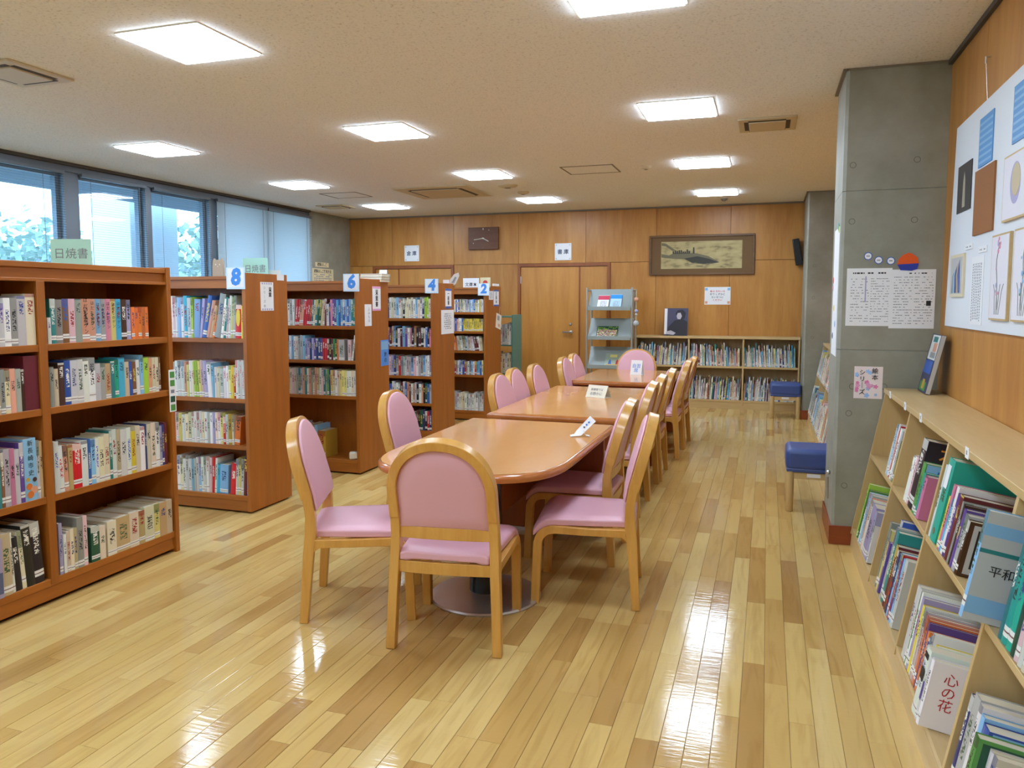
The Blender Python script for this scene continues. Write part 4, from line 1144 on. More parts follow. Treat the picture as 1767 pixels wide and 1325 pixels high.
b4 = mk([('pale grey', 0.022, 0.24, 0.16, 0), ('white', 0.02, 0.25, 0.16, 0), ('light blue', 0.02, 0.25, 0.16, 0), ('white', 0.022, 0.255, 0.17, 0), ('pale grey', 0.022, 0.26, 0.17, 0), ('white', 0.022, 0.262, 0.17, 0), ('pale pink', 0.022, 0.255, 0.17, 2), ('red', 0.02, 0.262, 0.19, 3), ('white', 0.018, 0.255, 0.18, 4), ('cyan', 0.026, 0.215, 0.18, 4), ('light blue', 0.07, 0.21, 0.18, 3), 0.02, ('red', 0.044, 0.225, 0.18, 5), ('white', 0.022, 0.26, 0.17, 3), ('pale yellow', 0.022, 0.27, 0.17, 2), ('white', 0.022, 0.262, 0.17, 3), ('maroon', 0.03, 0.262, 0.17, 3), ('light blue', 0.018, 0.262, 0.17, 0)])
row8(b4, 0.125, 'bottom shelf of the bookcase marked 8')

# ---- picture books in the slanted shelf on the right (left to right runs towards the viewer)
TH = math.atan(SL); gR = 'picture books in the slanted shelf on the right'
def frow(spec, y_left, z, where, individual=True, inset=0.006):
    x = 0.53 + SL * (z - 0.12) + inset
    return row(spec, (x, y_left, z), -PI / 2, where, gR, individual, TH)
U = 0.589; Lo = 0.119
S1 = frow(mk([('white', 0.03, 0.27, 0.2, 0), ('light blue', 0.03, 0.275, 0.2, 0), ('white', 0.03, 0.28, 0.21, 0), ('orange', 0.016, 0.25, 0.2, 0), ('red', 0.014, 0.275, 0.22, 0), ('white', 0.04, 0.268, 0.22, 0), ('pale grey', 0.03, 0.26, 0.2, 0), ('olive', 0.05, 0.212, 0.2, 0)]), 4.47, U, 'first bay, upper right-hand shelf')
frow(mk([('lime', 0.03, 0.33, 0.22, 5), ('green', 0.02, 0.3, 0.22, 5), 0.05, ('white', 0.03, 0.295, 0.22, 0), ('light blue', 0.04, 0.3, 0.24, 0), ('pale grey', 0.05, 0.3, 0.24, 0), ('salmon', 0.016, 0.29, 0.22, 0), ('white', 0.06, 0.285, 0.24, 0), ('lavender', 0.12, 0.28, 0.24, 0), ('lavender', 0.05, 0.27, 0.24, 0), 0.02, ('white', 0.03, 0.2, 0.2, -8)]), 4.88, Lo, 'first bay, lower right-hand shelf')
S2 = frow(mk([('white', 0.04, 0.21, 0.18, 0), ('white', 0.04, 0.22, 0.18, 0), ('pale pink', 0.03, 0.22, 0.18, 0), ('black', 0.10, 0.315, 0.27, 0), ('green', 0.06, 0.225, 0.25, 0), ('turquoise', 0.035, 0.19, 0.22, 0), ('pink', 0.05, 0.185, 0.22, 0)]), 3.90, U, 'second bay, upper right-hand shelf')
S2L = frow(mk([('grey', 0.03, 0.33, 0.22, 0), ('pale yellow', 0.045, 0.3, 0.2, 0), ('purple', 0.03, 0.25, 0.2, 0), ('blue', 0.05, 0.375, 0.28, 0, {'out': 0.02}), ('pale grey', 0.03, 0.35, 0.28, 0), ('teal', 0.05, 0.34, 0.28, 0), ('maroon', 0.05, 0.29, 0.24, 0), ('brown', 0.03, 0.28, 0.25, 0), ('navy', 0.045, 0.275, 0.24, 0), ('light blue', 0.03, 0.29, 0.24, 0), ('red', 0.016, 0.29, 0.24, 0), ('purple', 0.03, 0.28, 0.22, 0), ('light blue', 0.03, 0.29, 0.23, 0), ('white', 0.05, 0.3, 0.24, 0)]), 4.03, Lo, 'second bay, lower right-hand shelf')
S3 = frow(mk([('white', 0.024, 0.29, 0.22, 0), ('turquoise', 0.09, 0.325, 0.27, 0), 0.03, ('yellow', 0.016, 0.2, 0.2, 2), ('pink', 0.03, 0.25, 0.22, 2), ('cyan', 0.02, 0.2, 0.2, 2), ('white', 0.03, 0.255, 0.22, 2), ('purple', 0.03, 0.235, 0.22, 2), ('maroon', 0.045, 0.24, 0.24, 2), ('grey', 0.02, 0.225, 0.22, 2), ('dark brown', 0.02, 0.22, 0.22, 2), ('purple', 0.03, 0.21, 0.2, 2), ('pale grey', 0.04, 0.2, 0.22, 2), ('dark brown', 0.03, 0.19, 0.2, 2)]), 3.31, U, 'third bay, upper right-hand shelf')
S3L = frow(mk([('pale grey', 0.05, 0.29, 0.22, -3), ('white', 0.02, 0.29, 0.24, -3), ('green', 0.012, 0.285, 0.22, -3), ('white', 0.02, 0.29, 0.26, -3), ('lavender', 0.03, 0.28, 0.24, -3), ('yellow', 0.03, 0.26, 0.22, -3), ('white', 0.016, 0.262, 0.23, -3), ('tan', 0.014, 0.25, 0.22, -3), ('pale grey', 0.02, 0.26, 0.23, -3), ('salmon', 0.024, 0.255, 0.23, -3), ('orange', 0.022, 0.25, 0.23, -3), ('purple', 0.016, 0.245, 0.22, -3), ('orange', 0.022, 0.22, 0.22, -3), ('blue', 0.02, 0.205, 0.2, -3), ('lavender', 0.02, 0.22, 0.2, -3), ('white', 0.024, 0.24, 0.24, -3), ('pale pink', 0.016, 0.2, 0.2, -3), ('white', 0.02, 0.21, 0.2, -3), ('yellow', 0.03, 0.225, 0.2, -3), ('white', 0.06, 0.232, 0.2, 0, {'out': -0.035}), ('white', 0.024, 0.218, 0.2, 0, {'out': -0.035}), ('white', 0.03, 0.226, 0.22, 0, {'out': -0.035})]), 3.25, Lo, 'third bay, lower right-hand shelf')
S4 = frow(mk([('light blue', 0.03, 0.32, 0.28, 0, {'out': -0.075}), 0.07, ('teal', 0.03, 0.28, 0.24, 0, {'out': 0.0}), ('turquoise', 0.04, 0.29, 0.24, -2), ('turquoise', 0.04, 0.285, 0.24, -2), ('dark green', 0.03, 0.28, 0.24, -2), ('pale pink', 0.03, 0.26, 0.22, -2), ('white', 0.03, 0.25, 0.22, -2), ('cream', 0.03, 0.24, 0.22, -2)]), 2.452, U, 'fourth bay, upper right-hand shelf')
S4L = frow(mk([('navy', 0.03, 0.27, 0.2, 0), ('pale grey', 0.05, 0.29, 0.24, 0), ('white', 0.03, 0.285, 0.24, 0), ('light blue', 0.03, 0.27, 0.25, 0), ('blue', 0.05, 0.26, 0.25, 0), ('green', 0.035, 0.25, 0.26, 0, {'out': -0.03}), ('white', 0.03, 0.235, 0.25, 0), ('cream', 0.03, 0.24, 0.24, 0), ('white', 0.035, 0.22, 0.25, 0), ('pink', 0.02, 0.2, 0.22, 0), ('pale grey', 0.03, 0.22, 0.22, 0), ('white', 0.03, 0.22, 0.22, 0), ('light blue', 0.03, 0.2, 0.22, 0)]), 2.42, Lo, 'fourth bay, lower right-hand shelf')
# printed covers on the boldest picture books (the cover facing the viewer)
def cover(o, w, items, letter=None):
    """items: (x0,z0,x1,z1,colour) on the right-hand cover; x measured from the spine inwards"""
    for i, (a, b, c_, d_, cn) in enumerate(items):
        part('cover_print', (w + 0.0002 + 0.0002 * i, a, b), (w + 0.0006 + 0.0002 * i, c_, d_), mat('print_' + cn.replace(' ', '_'), lin(cn), 0.4), o)
o, w, h, d, cn = S2[3]
text('太陽', 0.066, mat('print_amber', srgb(228, 150, 40), 0.4), o, name='title_lettering', bold=0.001, space=1.35, mx=face((w + 0.0012, 0.125, 0.268), (1, 0, 0)))
cover(o, w, [(0.0, 0.02, 0.06, 0.10, 'orange'), (0.19, 0.22, 0.24, 0.3, 'orange')])
o, w, h, d, cn = S2[4]
cover(o, w, [(0.005, 0.18, 0.245, 0.222, 'light blue'), (0.05, 0.10, 0.245, 0.20, 'blue'), (0.02, 0.1, 0.05, 0.18, 'dark green'), (0.06, 0.01, 0.17, 0.095, 'gold'), (0.11, 0.145, 0.17, 0.185, 'yellow'), (0.17, 0.05, 0.245, 0.1, 'green')])
o, w, h, d, cn = S3[1]
part('spine_label', (0.02, -0.0042, 0.21), (0.07, -0.0034, 0.30), M['white'], o)
q = MB(); q.lathe([(0.007, 0), (0.012, 0), (0.012, 0.001), (0.007, 0.001)], (0, 0, 0), 16, 0, face((0.05, -0.0036, 0.04), (0, -1, 0))); q.build('finger_ring', M['steel'], o)
o, w, h, d, cn = S3[8]
cover(o, w, [(0.03, 0.02, 0.22, 0.225, 'pale grey'), (0.05, 0.05, 0.2, 0.2, 'grey')])
o, w, h, d, cn = S4[0]
cover(o, w, [(0.0, 0.0, 0.28, 0.32, 'pale grey'), (0.0, 0.25, 0.28, 0.285, 'light blue'), (0.0, 0.2, 0.28, 0.212, 'teal'), (0.0, 0.02, 0.24, 0.07, 'light blue')])
text('平和を', 0.034, M['black'], o, name='title_lettering', mx=face((w + 0.0016, 0.085, 0.15), (1, 0, 0)))

o, w, h, d, cn = S3[-1]
cover(o, w, [(0.015, 0.01, 0.185, 0.18, 'pale grey'), (0.03, 0.03, 0.17, 0.165, 'black'), (0.05, 0.045, 0.155, 0.14, 'grey')])
o, w, h, d, cn = S3L[-3]
for z0, z1 in ((0.12, 0.16), (0.195, 0.215)): part('spine_print', (0.008, -0.0036, z0), (w - 0.008, -0.003, z1), M['black'], o)
o, w, h, d, cn = S3L[-2]
part('spine_print', (0.004, -0.0036, 0.07), (w - 0.004, -0.003, 0.13), mat('print_violet', srgb(70, 44, 150), 0.4), o)
o, w, h, d, cn = S3L[-1]
text('心の花', 0.045, mat('print_crimson', srgb(190, 40, 60), 0.4), o, name='title_lettering', vertical=True, mx=face((w + 0.0006, 0.06, 0.13), (1, 0, 0)))
o, w, h, d, cn = S4L[4]
cover(o, w, [(0.06, 0.19, 0.24, 0.225, 'red'), (0.01, 0.235, 0.24, 0.255, 'light blue')])
o, w, h, d, cn = S4L[5]
cover(o, w, [(0.012, 0.012, 0.25, 0.24, 'dark green'), (0.012, 0.012, 0.25, 0.12, 'green')])
o, w, h, d, cn = S2L[-1]
cover(o, w, [(0.09, 0.19, 0.13, 0.24, 'brown'), (0.06, 0.03, 0.09, 0.06, 'purple')])
o, w, h, d, cn = S2L[8]
for z, cn in ((0.05, 'red'), (0.09, 'red'), (0.13, 'red'), (0.18, 'white'), (0.21, 'light blue')):
    q = MB(); q.lathe([(0.001, 0), (0.013, 0), (0.013, 0.0006), (0.001, 0.0006)], (0, 0, 0), 12, 0, face((w / 2, -0.0032, z), (0, -1, 0))); q.build('spine_print', mat('print_' + cn.replace(' ', '_'), lin(cn), 0.4), o)

# ---- the many smaller books further away, one object
def many(n, pal, w, h, d, lean=(0, 0)):
    return [(rb.choice(pal), rb.uniform(*w), rb.uniform(*h), rb.uniform(*d), rb.uniform(*lean)) for _ in range(n)]
def far(spec, xl, y, z, length, fit=True):
    row(fitlen(spec, length) if fit else spec, (xl, y, z), 0, '', '', False)
BR = ['white', 'white', 'cream', 'pale grey', 'light blue', 'blue', 'red', 'beige', 'pink', 'yellow', 'green', 'teal', 'navy', 'salmon']
x6 = C6['xr'] - 0.03 - 0.84; y6 = C6['yf'] + 0.02
far(many(10, ['white', 'pale grey', 'light blue'], (0.02, 0.024), (0.225, 0.235), (0.15, 0.16)) + [('red', 0.022, 0.23, 0.15, 6)] * 1 + many(7, ['red', 'salmon', 'red'], (0.017, 0.02), (0.225, 0.23), (0.15, 0.16), (6, 7)) + many(7, ['teal', 'beige', 'dark green', 'cream'], (0.017, 0.02), (0.225, 0.23), (0.15, 0.16), (5, 6)) + [('maroon', 0.02, 0.235, 0.15, 2), ('white', 0.026, 0.19, 0.16, 0), ('navy', 0.012, 0.2, 0.15, 0)] + many(12, ['blue', 'cyan', 'purple', 'pink', 'teal', 'light blue', 'blue'], (0.018, 0.022), (0.225, 0.235), (0.15, 0.16)), x6, y6, SH6[0], 0.835)
far(many(14, ['light blue', 'pale grey', 'white', 'grey'], (0.018, 0.024), (0.2, 0.215), (0.15, 0.16)) + many(8, ['purple', 'navy', 'lavender', 'navy'], (0.018, 0.02), (0.185, 0.19), (0.14, 0.15)) + many(7, ['dark green', 'black', 'green', 'maroon', 'red'], (0.014, 0.02), (0.185, 0.19), (0.14, 0.15)) + [('orange', 0.014, 0.185, 0.15, 0), ('pale grey', 0.05, 0.18, 0.15, 0), 0.03, ('pale pink', 0.03, 0.18, 0.15, 0), ('white', 0.014, 0.22, 0.15, 8)], x6, y6, SH6[1], 0.81)
far(many(26, ['beige', 'pale grey', 'cream', 'pale pink', 'salmon', 'teal', 'white', 'grey'], (0.016, 0.022), (0.225, 0.24), (0.15, 0.16), (0, 2)) + [('green', 0.018, 0.23, 0.15, 0), ('navy', 0.012, 0.23, 0.15, 0)] + many(11, ['cream', 'pale yellow', 'white'], (0.018, 0.022), (0.22, 0.225), (0.15, 0.16)), x6, y6, SH6[2], 0.835)
far(many(8, ['beige', 'pale grey', 'light blue', 'pale yellow'], (0.02, 0.04), (0.24, 0.3), (0.2, 0.22)) + [('gold', 0.06, 0.24, 0.2, 0)], C6['xr'] - 0.75, y6, 0.125, 0.40)
x4 = C4['xr'] - 0.03 - 0.84; y4 = C4['yf'] + 0.02
for i, z in enumerate(SH4[:4] + (0.125,)):
    far(many(33, [['white', 'pale grey', 'black', 'yellow', 'cream', 'light blue', 'lime', 'navy', 'white'], ['tan', 'purple', 'black', 'white', 'pink', 'maroon', 'light blue', 'blue', 'white', 'black'], ['lavender', 'pale pink', 'white', 'pale grey', 'grey', 'light blue', 'red', 'white', 'white', 'navy'], ['white', 'black', 'maroon', 'pale grey', 'dark green', 'white', 'blue', 'black', 'salmon'], ['white', 'dark green', 'red', 'black', 'maroon', 'white', 'navy']][i], (0.018, 0.03), (0.195, 0.225), (0.14, 0.15)), x4, y4, z, 0.835)
x2 = C2['xr'] - 0.03 - 0.84; y2 = C2['yf'] + 0.02
far(many(44, ['white', 'blue', 'light blue', 'yellow', 'pale yellow', 'white', 'cream', 'lavender', 'white'], (0.016, 0.022), (0.15, 0.165), (0.1, 0.11)), x2, y2, SH2[0], 0.83)
far(many(24, ['white', 'pale pink', 'salmon', 'blue', 'white'], (0.016, 0.022), (0.15, 0.165), (0.1, 0.11)) + many(11, ['yellow', 'pale yellow', 'yellow'], (0.016, 0.022), (0.155, 0.16), (0.1, 0.11)), x2, y2, SH2[1], 0.83)
far(many(30, ['lime', 'teal', 'beige', 'blue', 'light blue', 'white', 'maroon', 'orange', 'white', 'pale grey'], (0.018, 0.026), (0.16, 0.185), (0.12, 0.13), (-14, -4)), x2, y2, SH2[2], 0.83)
far(many(36, ['red', 'light blue', 'white', 'cyan', 'blue', 'pale yellow', 'grey', 'white'], (0.016, 0.024), (0.16, 0.185), (0.12, 0.13)), x2, y2, SH2[3], 0.83)
far(many(32, ['white', 'cream', 'white', 'pale grey'], (0.02, 0.028), (0.2, 0.24), (0.14, 0.15)), x2, y2, 0.125, 0.83)
KB = ['white', 'white', 'white', 'light blue', 'light blue', 'cyan', 'navy', 'salmon', 'pale pink', 'cream', 'cream', 'pale yellow', 'pale grey', 'pale grey', 'white', 'beige', 'teal', 'maroon']
for a_, b_ in ((-1.775, -1.055), (-1.025, -0.315), (-0.283, 0.41)):
    for z, hh in ((0.603, (0.2, 0.33)), (0.129, (0.22, 0.34))):
        l0 = rb.choice((-3, 3, 5))
        far(many(44, KB, (0.01, 0.022), hh, (0.17, 0.2), (l0 - 2, l0 + 3)), a_, 11.105, z, b_ - a_ - 0.03)
# between the columns, spines towards the room
for z, hh, y0 in ((0.589, (0.24, 0.33), 10.25), (0.119, (0.26, 0.36), 10.25)):
    frow(many(60, KB + ['orange', 'olive'], (0.03, 0.06), hh, (0.2, 0.24)), y0, z, '', False, -0.01)
# teal steel shelf
for z in (0.08, 0.5, 0.9):
    far(many(24, ['white', 'pale grey', 'cream', 'light blue'], (0.02, 0.04), (0.26, 0.31), (0.2, 0.22)), -4.2, 10.17, z, 0.82)
fb = stuff(tag(far_books.build('books'), 'rows of small coloured book spines in the farther bookcases', 'books'))

# ================================================================== THINGS ON THE WALLS
N_ = (0, -1, 0)      # facing the viewer
E_ = (1, 0, 0)       # facing right (end panels of the bookcases)
W_ = (-1, 0, 0)      # facing left (right-hand wall)
inkblue = mat('dark_blue_ink', srgb(48, 66, 98), 0.5)
grey_ink = mat('grey_print', srgb(132, 134, 142), 0.6)
red_ink = mat('red_print', srgb(204, 60, 60), 0.5)
pinkpaper = mat('pink_print', srgb(232, 164, 206), 0.6)
def pm_(n): return mat('print_' + n.replace(' ', '_'), lin(n), 0.45)

# ---- clock
ck = thing('wall_clock', 'dark brown rectangular wall clock with pale hands', 'clock', (-4.235, YB - 0.003, 2.485))
part('clock_body', (-0.25, -0.045, -0.172), (0.25, 0, 0.172), M['clock'], ck, 0.006)
pale = mat('pale_clock_metal', srgb(206, 196, 176), 0.4, 0.3)
for nm, L, ang, wd in (('minute_hand', 0.155, 263, 0.008), ('hour_hand', 0.10, 118, 0.011)):
    a = math.radians(ang); dx, dz = math.sin(a), math.cos(a)
    q = MB(); q.sweep([(-dx * 0.02, -0.05, -dz * 0.02), (dx * L, -0.05, dz * L)], wd / 2, 0.002, (dz, 0, -dx)); q.build(nm, pale, ck)
q = MB(); q.lathe([(0.001, 0), (0.012, 0), (0.012, 0.01), (0.001, 0.01)], (0, 0, 0), 14, 0, face((0, -0.045, 0), N_)); q.build('hub', pale, ck)
for k in range(12):
    a = k * PI / 6
    x, z = math.sin(a) * 0.19, math.cos(a) * 0.145
    big = k % 3 == 0
    part('hour_mark', (x - (0.007 if big else 0.005), -0.047, z - (0.014 if big else 0.006)), (x + (0.007 if big else 0.005), -0.045, z + (0.014 if big else 0.006)), pale if k in (0, 1, 8) else M['frame_brown'], ck)

# ---- name plates above the doors
for lb, x, z, tx in (('white square name plate above the left-hand door, partly behind bookcases', -5.485, 2.28, '倉庫'), ('white square name plate above the door with the lever handle', -2.96, 2.255, '書庫')):
    c = card('name_plate', lb, 'sign', face((x, YB, z), N_), 0.26, 0.255, M['white'], 0.008, 'door name plates', 0.004)
    text(tx, 0.078, inkblue, c, (0, -0.005, 0.0085), bold=0.0012, space=1.5)
    for sx in (-1, 1):
        for sy in (-1, 1):
            q = MB(); q.lathe([(0.001, 0.008), (0.0105, 0.008), (0.008, 0.012), (0.001, 0.0125)], (sx * 0.105, sy * 0.103, 0), 10); q.build('screw', M['steel'], c)

# ---- framed picture: ink drawing of a rocky shore, on a broad dark mount
fr = thing('framed_picture', 'long dark-framed ink picture of a rocky shore on the back wall', 'picture', (-0.92, YB - 0.002, 2.17))
Wd, Hh = 0.735, 0.285
q = MB()
for a, b in (((-Wd, -0.035, -Hh), (Wd, 0, -Hh + 0.03)), ((-Wd, -0.035, Hh - 0.03), (Wd, 0, Hh)), ((-Wd, -0.035, -Hh + 0.03), (-Wd + 0.03, 0, Hh - 0.03)), ((Wd - 0.03, -0.035, -Hh + 0.03), (Wd, 0, Hh - 0.03))): q.box(a, b)
q.build('frame', M['frame_brown'], fr, None, 0.004)
part('mount', (-Wd + 0.03, -0.018, -Hh + 0.03), (Wd - 0.03, -0.004, Hh - 0.03), mat('brown_mount', srgb(110, 80, 44), 0.7), fr)
def ink_paper():
    k = NT('aged_drawing_paper')
    tc = k.n('TexCoord'); mp = k.n('Mapping'); mp.inputs['Scale'].default_value = (2.2, 1, 5)
    k.l(tc.outputs['Object'], mp.inputs['Vector'])
    n = k.n('TexNoise'); n.inputs['Scale'].default_value = 3; n.inputs['Detail'].default_value = 7
    k.l(mp.outputs[0], n.inputs['Vector'])
    k.l(k.ramp(n.outputs[0], [(0.32, srgb(126, 112, 76)), (0.48, srgb(176, 158, 110)), (0.7, srgb(188, 172, 124))]), k.b.inputs['Base Color'])
    k.b.inputs['Roughness'].default_value = 0.7
    return k.m
pp = part('drawing_sheet', (-0.565, -0.0215, -0.195), (0.565, -0.018, 0.195), ink_paper(), fr)
rk = random.Random(3); ink = mat('picture_ink', srgb(62, 60, 52), 0.7); ink2 = mat('picture_wash', srgb(112, 104, 80), 0.7)
def ink_poly(pts, m, dy):
    q = MB(); q.prism(pts, 'y', -0.0222 - dy, -0.0216 - dy); q.build('ink_stroke', m, pp)
ink_poly([(-0.56, 0.02), (-0.45, 0.0), (-0.36, 0.04), (-0.2, 0.03), (-0.05, 0.02), (0.1, -0.02), (0.26, -0.11), (0.1, -0.14), (-0.12, -0.12), (-0.22, -0.06), (-0.4, -0.05), (-0.56, -0.03)], ink2, 0)
ink_poly([(-0.24, -0.05), (-0.05, -0.02), (0.12, -0.06), (0.25, -0.11), (0.06, -0.13), (-0.12, -0.11)], ink, 0.0004)
for k in range(9):
    x = -0.40 + k * 0.028; h = rk.uniform(0.02, 0.055)
    ink_poly([(x, 0.02), (x + 0.022, 0.02), (x + 0.022, 0.03 + h), (x, 0.03 + h)], ink, 0.0003)
ink_poly([(-0.115, 0.02), (-0.09, 0.02), (-0.093, 0.10), (-0.10, 0.115), (-0.112, 0.10)], ink, 0.0006)
ink_poly([(-0.56, 0.18), (-0.5, 0.17), (-0.36, 0.07), (-0.4, 0.06), (-0.5, 0.13), (-0.56, 0.14)], ink2, 0.0003)
for k in range(7):
    x = rk.uniform(-0.3, 0.4); z = rk.uniform(-0.17, -0.12)
    ink_poly([(x, z), (x + rk.uniform(0.05, 0.14), z + 0.006), (x + 0.06, z + 0.014)], ink2, 0.0005)

# ---- notice on the back wall
c = card('wall_notice', 'white notice with red-cornered border beside the framed picture', 'notice', face((-0.68, YB, 1.585), N_), 0.36, 0.25, M['white'])
for i, (tx, y) in enumerate((('本は きれいな', 0.062), ('手で しずかに', 0.02), ('たいせつに', -0.022), ('ください', -0.062))):
    text(tx, 0.034, red_ink if i in (0, 3) else inkblue, c, (0, y, 0.0018), bold=0.0004)
for sx in (-1, 1):
    for sy in (-1, 1):
        patch('corner_ornament', c, sx * 0.155 - 0.018, sy * 0.095 - 0.018, sx * 0.155 + 0.018, sy * 0.095 + 0.018, pm_('salmon') if sy < 0 else pm_('light blue'))

# ---- portrait panel standing on the low bookcase
pt = thing('portrait_panel', 'dark portrait photograph panel standing on the low bookcase', 'photograph', (-1.235, 11.18, 1.016))
Rl = Matrix.Rotation(math.radians(-8), 4, 'X')
part('panel', (-0.165, -0.006, 0), (0.165, 0.006, 0.395), mat('portrait_background', srgb(66, 62, 92), 0.4), pt, 0, Rl)
skin = mat('portrait_skin', srgb(190, 182, 190), 0.5); dkc = mat('portrait_dark', srgb(30, 28, 40), 0.5)
def pp_(name, pts, m, y): 
    q = MB(); q.prism(pts, 'y', -0.0068 - y, -0.0061 - y); q.build(name, m, pt, Rl)
pp_('white_band', [(-0.165, 0.02), (-0.125, 0.02), (-0.125, 0.39), (-0.165, 0.39)], M['white'], 0)
pp_('figure_coat', [(-0.13, 0.0), (0.16, 0.0), (0.16, 0.2), (0.09, 0.24), (-0.02, 0.22), (-0.11, 0.12)], dkc, 0.0002)
pp_('figure_hair', [(0.02, 0.25), (-0.01, 0.32), (0.02, 0.365), (0.09, 0.375), (0.135, 0.33), (0.12, 0.25), (0.07, 0.22)], dkc, 0.0004)
pp_('figure_face', [(0.02, 0.24), (0.005, 0.28), (0.02, 0.325), (0.06, 0.33), (0.08, 0.28), (0.06, 0.235)], skin, 0.0006)
pp_('figure_hand', [(-0.14, 0.02), (-0.03, 0.012), (0.0, 0.04), (-0.07, 0.075), (-0.13, 0.06)], skin, 0.0006)
part('stand', (-0.05, 0.03, 0), (0.05, 0.06, 0.10), M['black'], pt)

# ---- speaker on the wall beside the far column
sp = thing('wall_speaker', 'slim black speaker tilted on the back wall beside the far column', 'speaker', (0.40, 11.36, 2.0))
q = MB(); q.box((-0.045, -0.10, 0), (0.045, 0.0, 0.36)); q.build('cabinet', M['blackpost'], sp, Matrix.Rotation(math.radians(-9), 4, 'Y'), 0.008)
part('bracket', (-0.02, 0.0, 0.12), (0.02, 0.04, 0.2), M['blackpost'], sp)

# ---- magazine rack
rx0, rx1 = -2.43, -1.79
rc = thing('magazine_rack', 'grey steel magazine rack with slanted trays in front of the door', 'rack', ((rx0 + rx1) / 2, 10.86, 0))
hw = (rx1 - rx0) / 2
for sx in (-1, 1):
    for sy, zt in ((-0.14, 1.70), (0.16, 1.68)):
        q = MB(); q.tube([(sx * hw, sy, 0), (sx * hw, sy, zt)], 0.015, 12); q.build('post', M['rackpost'], rc, None, 0, True)
    for z in (0.08, 1.66):
        q = MB(); q.tube([(sx * hw, -0.14, z), (sx * hw, 0.16, z)], 0.011, 10); q.build('side_bar', M['rackpost'], rc, None, 0, True)
for z in (1.38, 0.965, 0.555, 0.145):
    q = MB()
    q.prism([(-0.12, z + 0.03), (0.10, z + 0.30), (0.105, z + 0.296), (-0.112, z + 0.024)], 'x', -hw + 0.016, hw - 0.016)
    q.box((-hw + 0.016, -0.17, z), (hw - 0.016, -0.112, z + 0.03)); q.box((-hw + 0.016, -0.175, z), (hw - 0.016, -0.168, z + 0.055))
    tray = q.build('tray', M['rackgrey'], rc, None, 0.002)
    for sx in (-1, 1):
        q = MB(); q.prism([(-0.15, z + 0.004), (0.10, z + 0.30), (0.10, z + 0.02), (0.0, z + 0.0)], 'x', sx * (hw - 0.014) - 0.002, sx * (hw - 0.014) + 0.002); q.build('tray_side', M['rackgrey'], tray)
def on_tray(name, lab, x, z, w, h, m, grp='magazines on the steel rack'):
    a = math.atan2(0.27, 0.22)
    mx = Matrix.Translation((x, 10.86 - 0.13, z + 0.036)) @ Matrix.Rotation(a, 4, 'X')
    q = MB(); q.box((-w / 2, 0, 0), (w / 2, h, 0.006))
    o = q.build(name, m, None, mx); tag(o, lab, 'magazine', grp); return o
m1 = on_tray('magazine', 'magazine with a crimson header on the top tray', -2.21, 1.38, 0.16, 0.22, M['white'])
patch('header_print', m1, -0.08, 0.14, 0.08, 0.215, mat('crimson_print', srgb(206, 52, 84), 0.4), 0.006); scribble('cover_print', m1, -0.04, 0.02, 0.05, 0.12, 6, grey_ink, 1, 0.0065)
m2 = on_tray('magazine', 'magazine with a sky-blue header on the top tray', -2.03, 1.38, 0.16, 0.235, mat('sky_paper', srgb(186, 220, 244), 0.4))
patch('header_print', m2, -0.08, 0.16, 0.08, 0.23, mat('sky_print', srgb(50, 150, 226), 0.4), 0.006); scribble('cover_print', m2, -0.04, 0.02, 0.05, 0.12, 6, grey_ink, 2, 0.0065)
m3 = on_tray('magazine', 'magazine covered in small crowded figures on the second tray', -2.15, 0.965, 0.30, 0.19, pm_('dark green'))
for i, cn in enumerate(('white', 'salmon', 'lime', 'pale yellow', 'pink', 'brown')): scribble('cover_print', m3, -0.14, 0.01 + 0.012 * (i % 2), 0.14, 0.18 if cn == 'lime' else 0.13, 11, pm_(cn), 30 + i, 0.0062 + 0.0003 * i, 0.42, 0.7)
m4 = on_tray('magazine', 'pale green magazine with blue and red shapes on the third tray', -2.06, 0.555, 0.23, 0.22, mat('pale_green_paper', srgb(160, 178, 160), 0.45))
for x, cn in ((-0.045, 'blue'), (0.06, 'red')):
    poly_patch('cover_print', m4, [(x - 0.022, 0.03), (x + 0.022, 0.03), (x + 0.016, 0.09), (x, 0.115), (x - 0.016, 0.09)], pm_(cn), 0.0062)
patch('header_print', m4, -0.05, 0.15, 0.05, 0.195, pm_('pale yellow'), 0.0062); patch('ground_print', m4, -0.1, 0.006, 0.1, 0.03, pm_('gold'), 0.006)
# string of ornaments hung on the rack
orn = thing('hanging_ornament', 'string of small stuffed ornaments hanging on the rack post', 'ornament', (rx1 + 0.06, 10.72, 1.10))
q = MB(); q.tube([(0, 0, 0.1), (0, 0, 0.56), (-0.045, 0, 0.575)], 0.003, 6); q.build('string', M['cream'], orn)
for z, r, cn in ((0.43, 0.034, 'salmon'), (0.27, 0.026, 'lavender'), (0.22, 0.02, 'pale grey'), (0.1, 0.042, 'pale grey')):
    q = MB(); q.ball((0, 0, z), r, 0, 12); q.build('ball', pm_(cn), orn, None, 0, True)

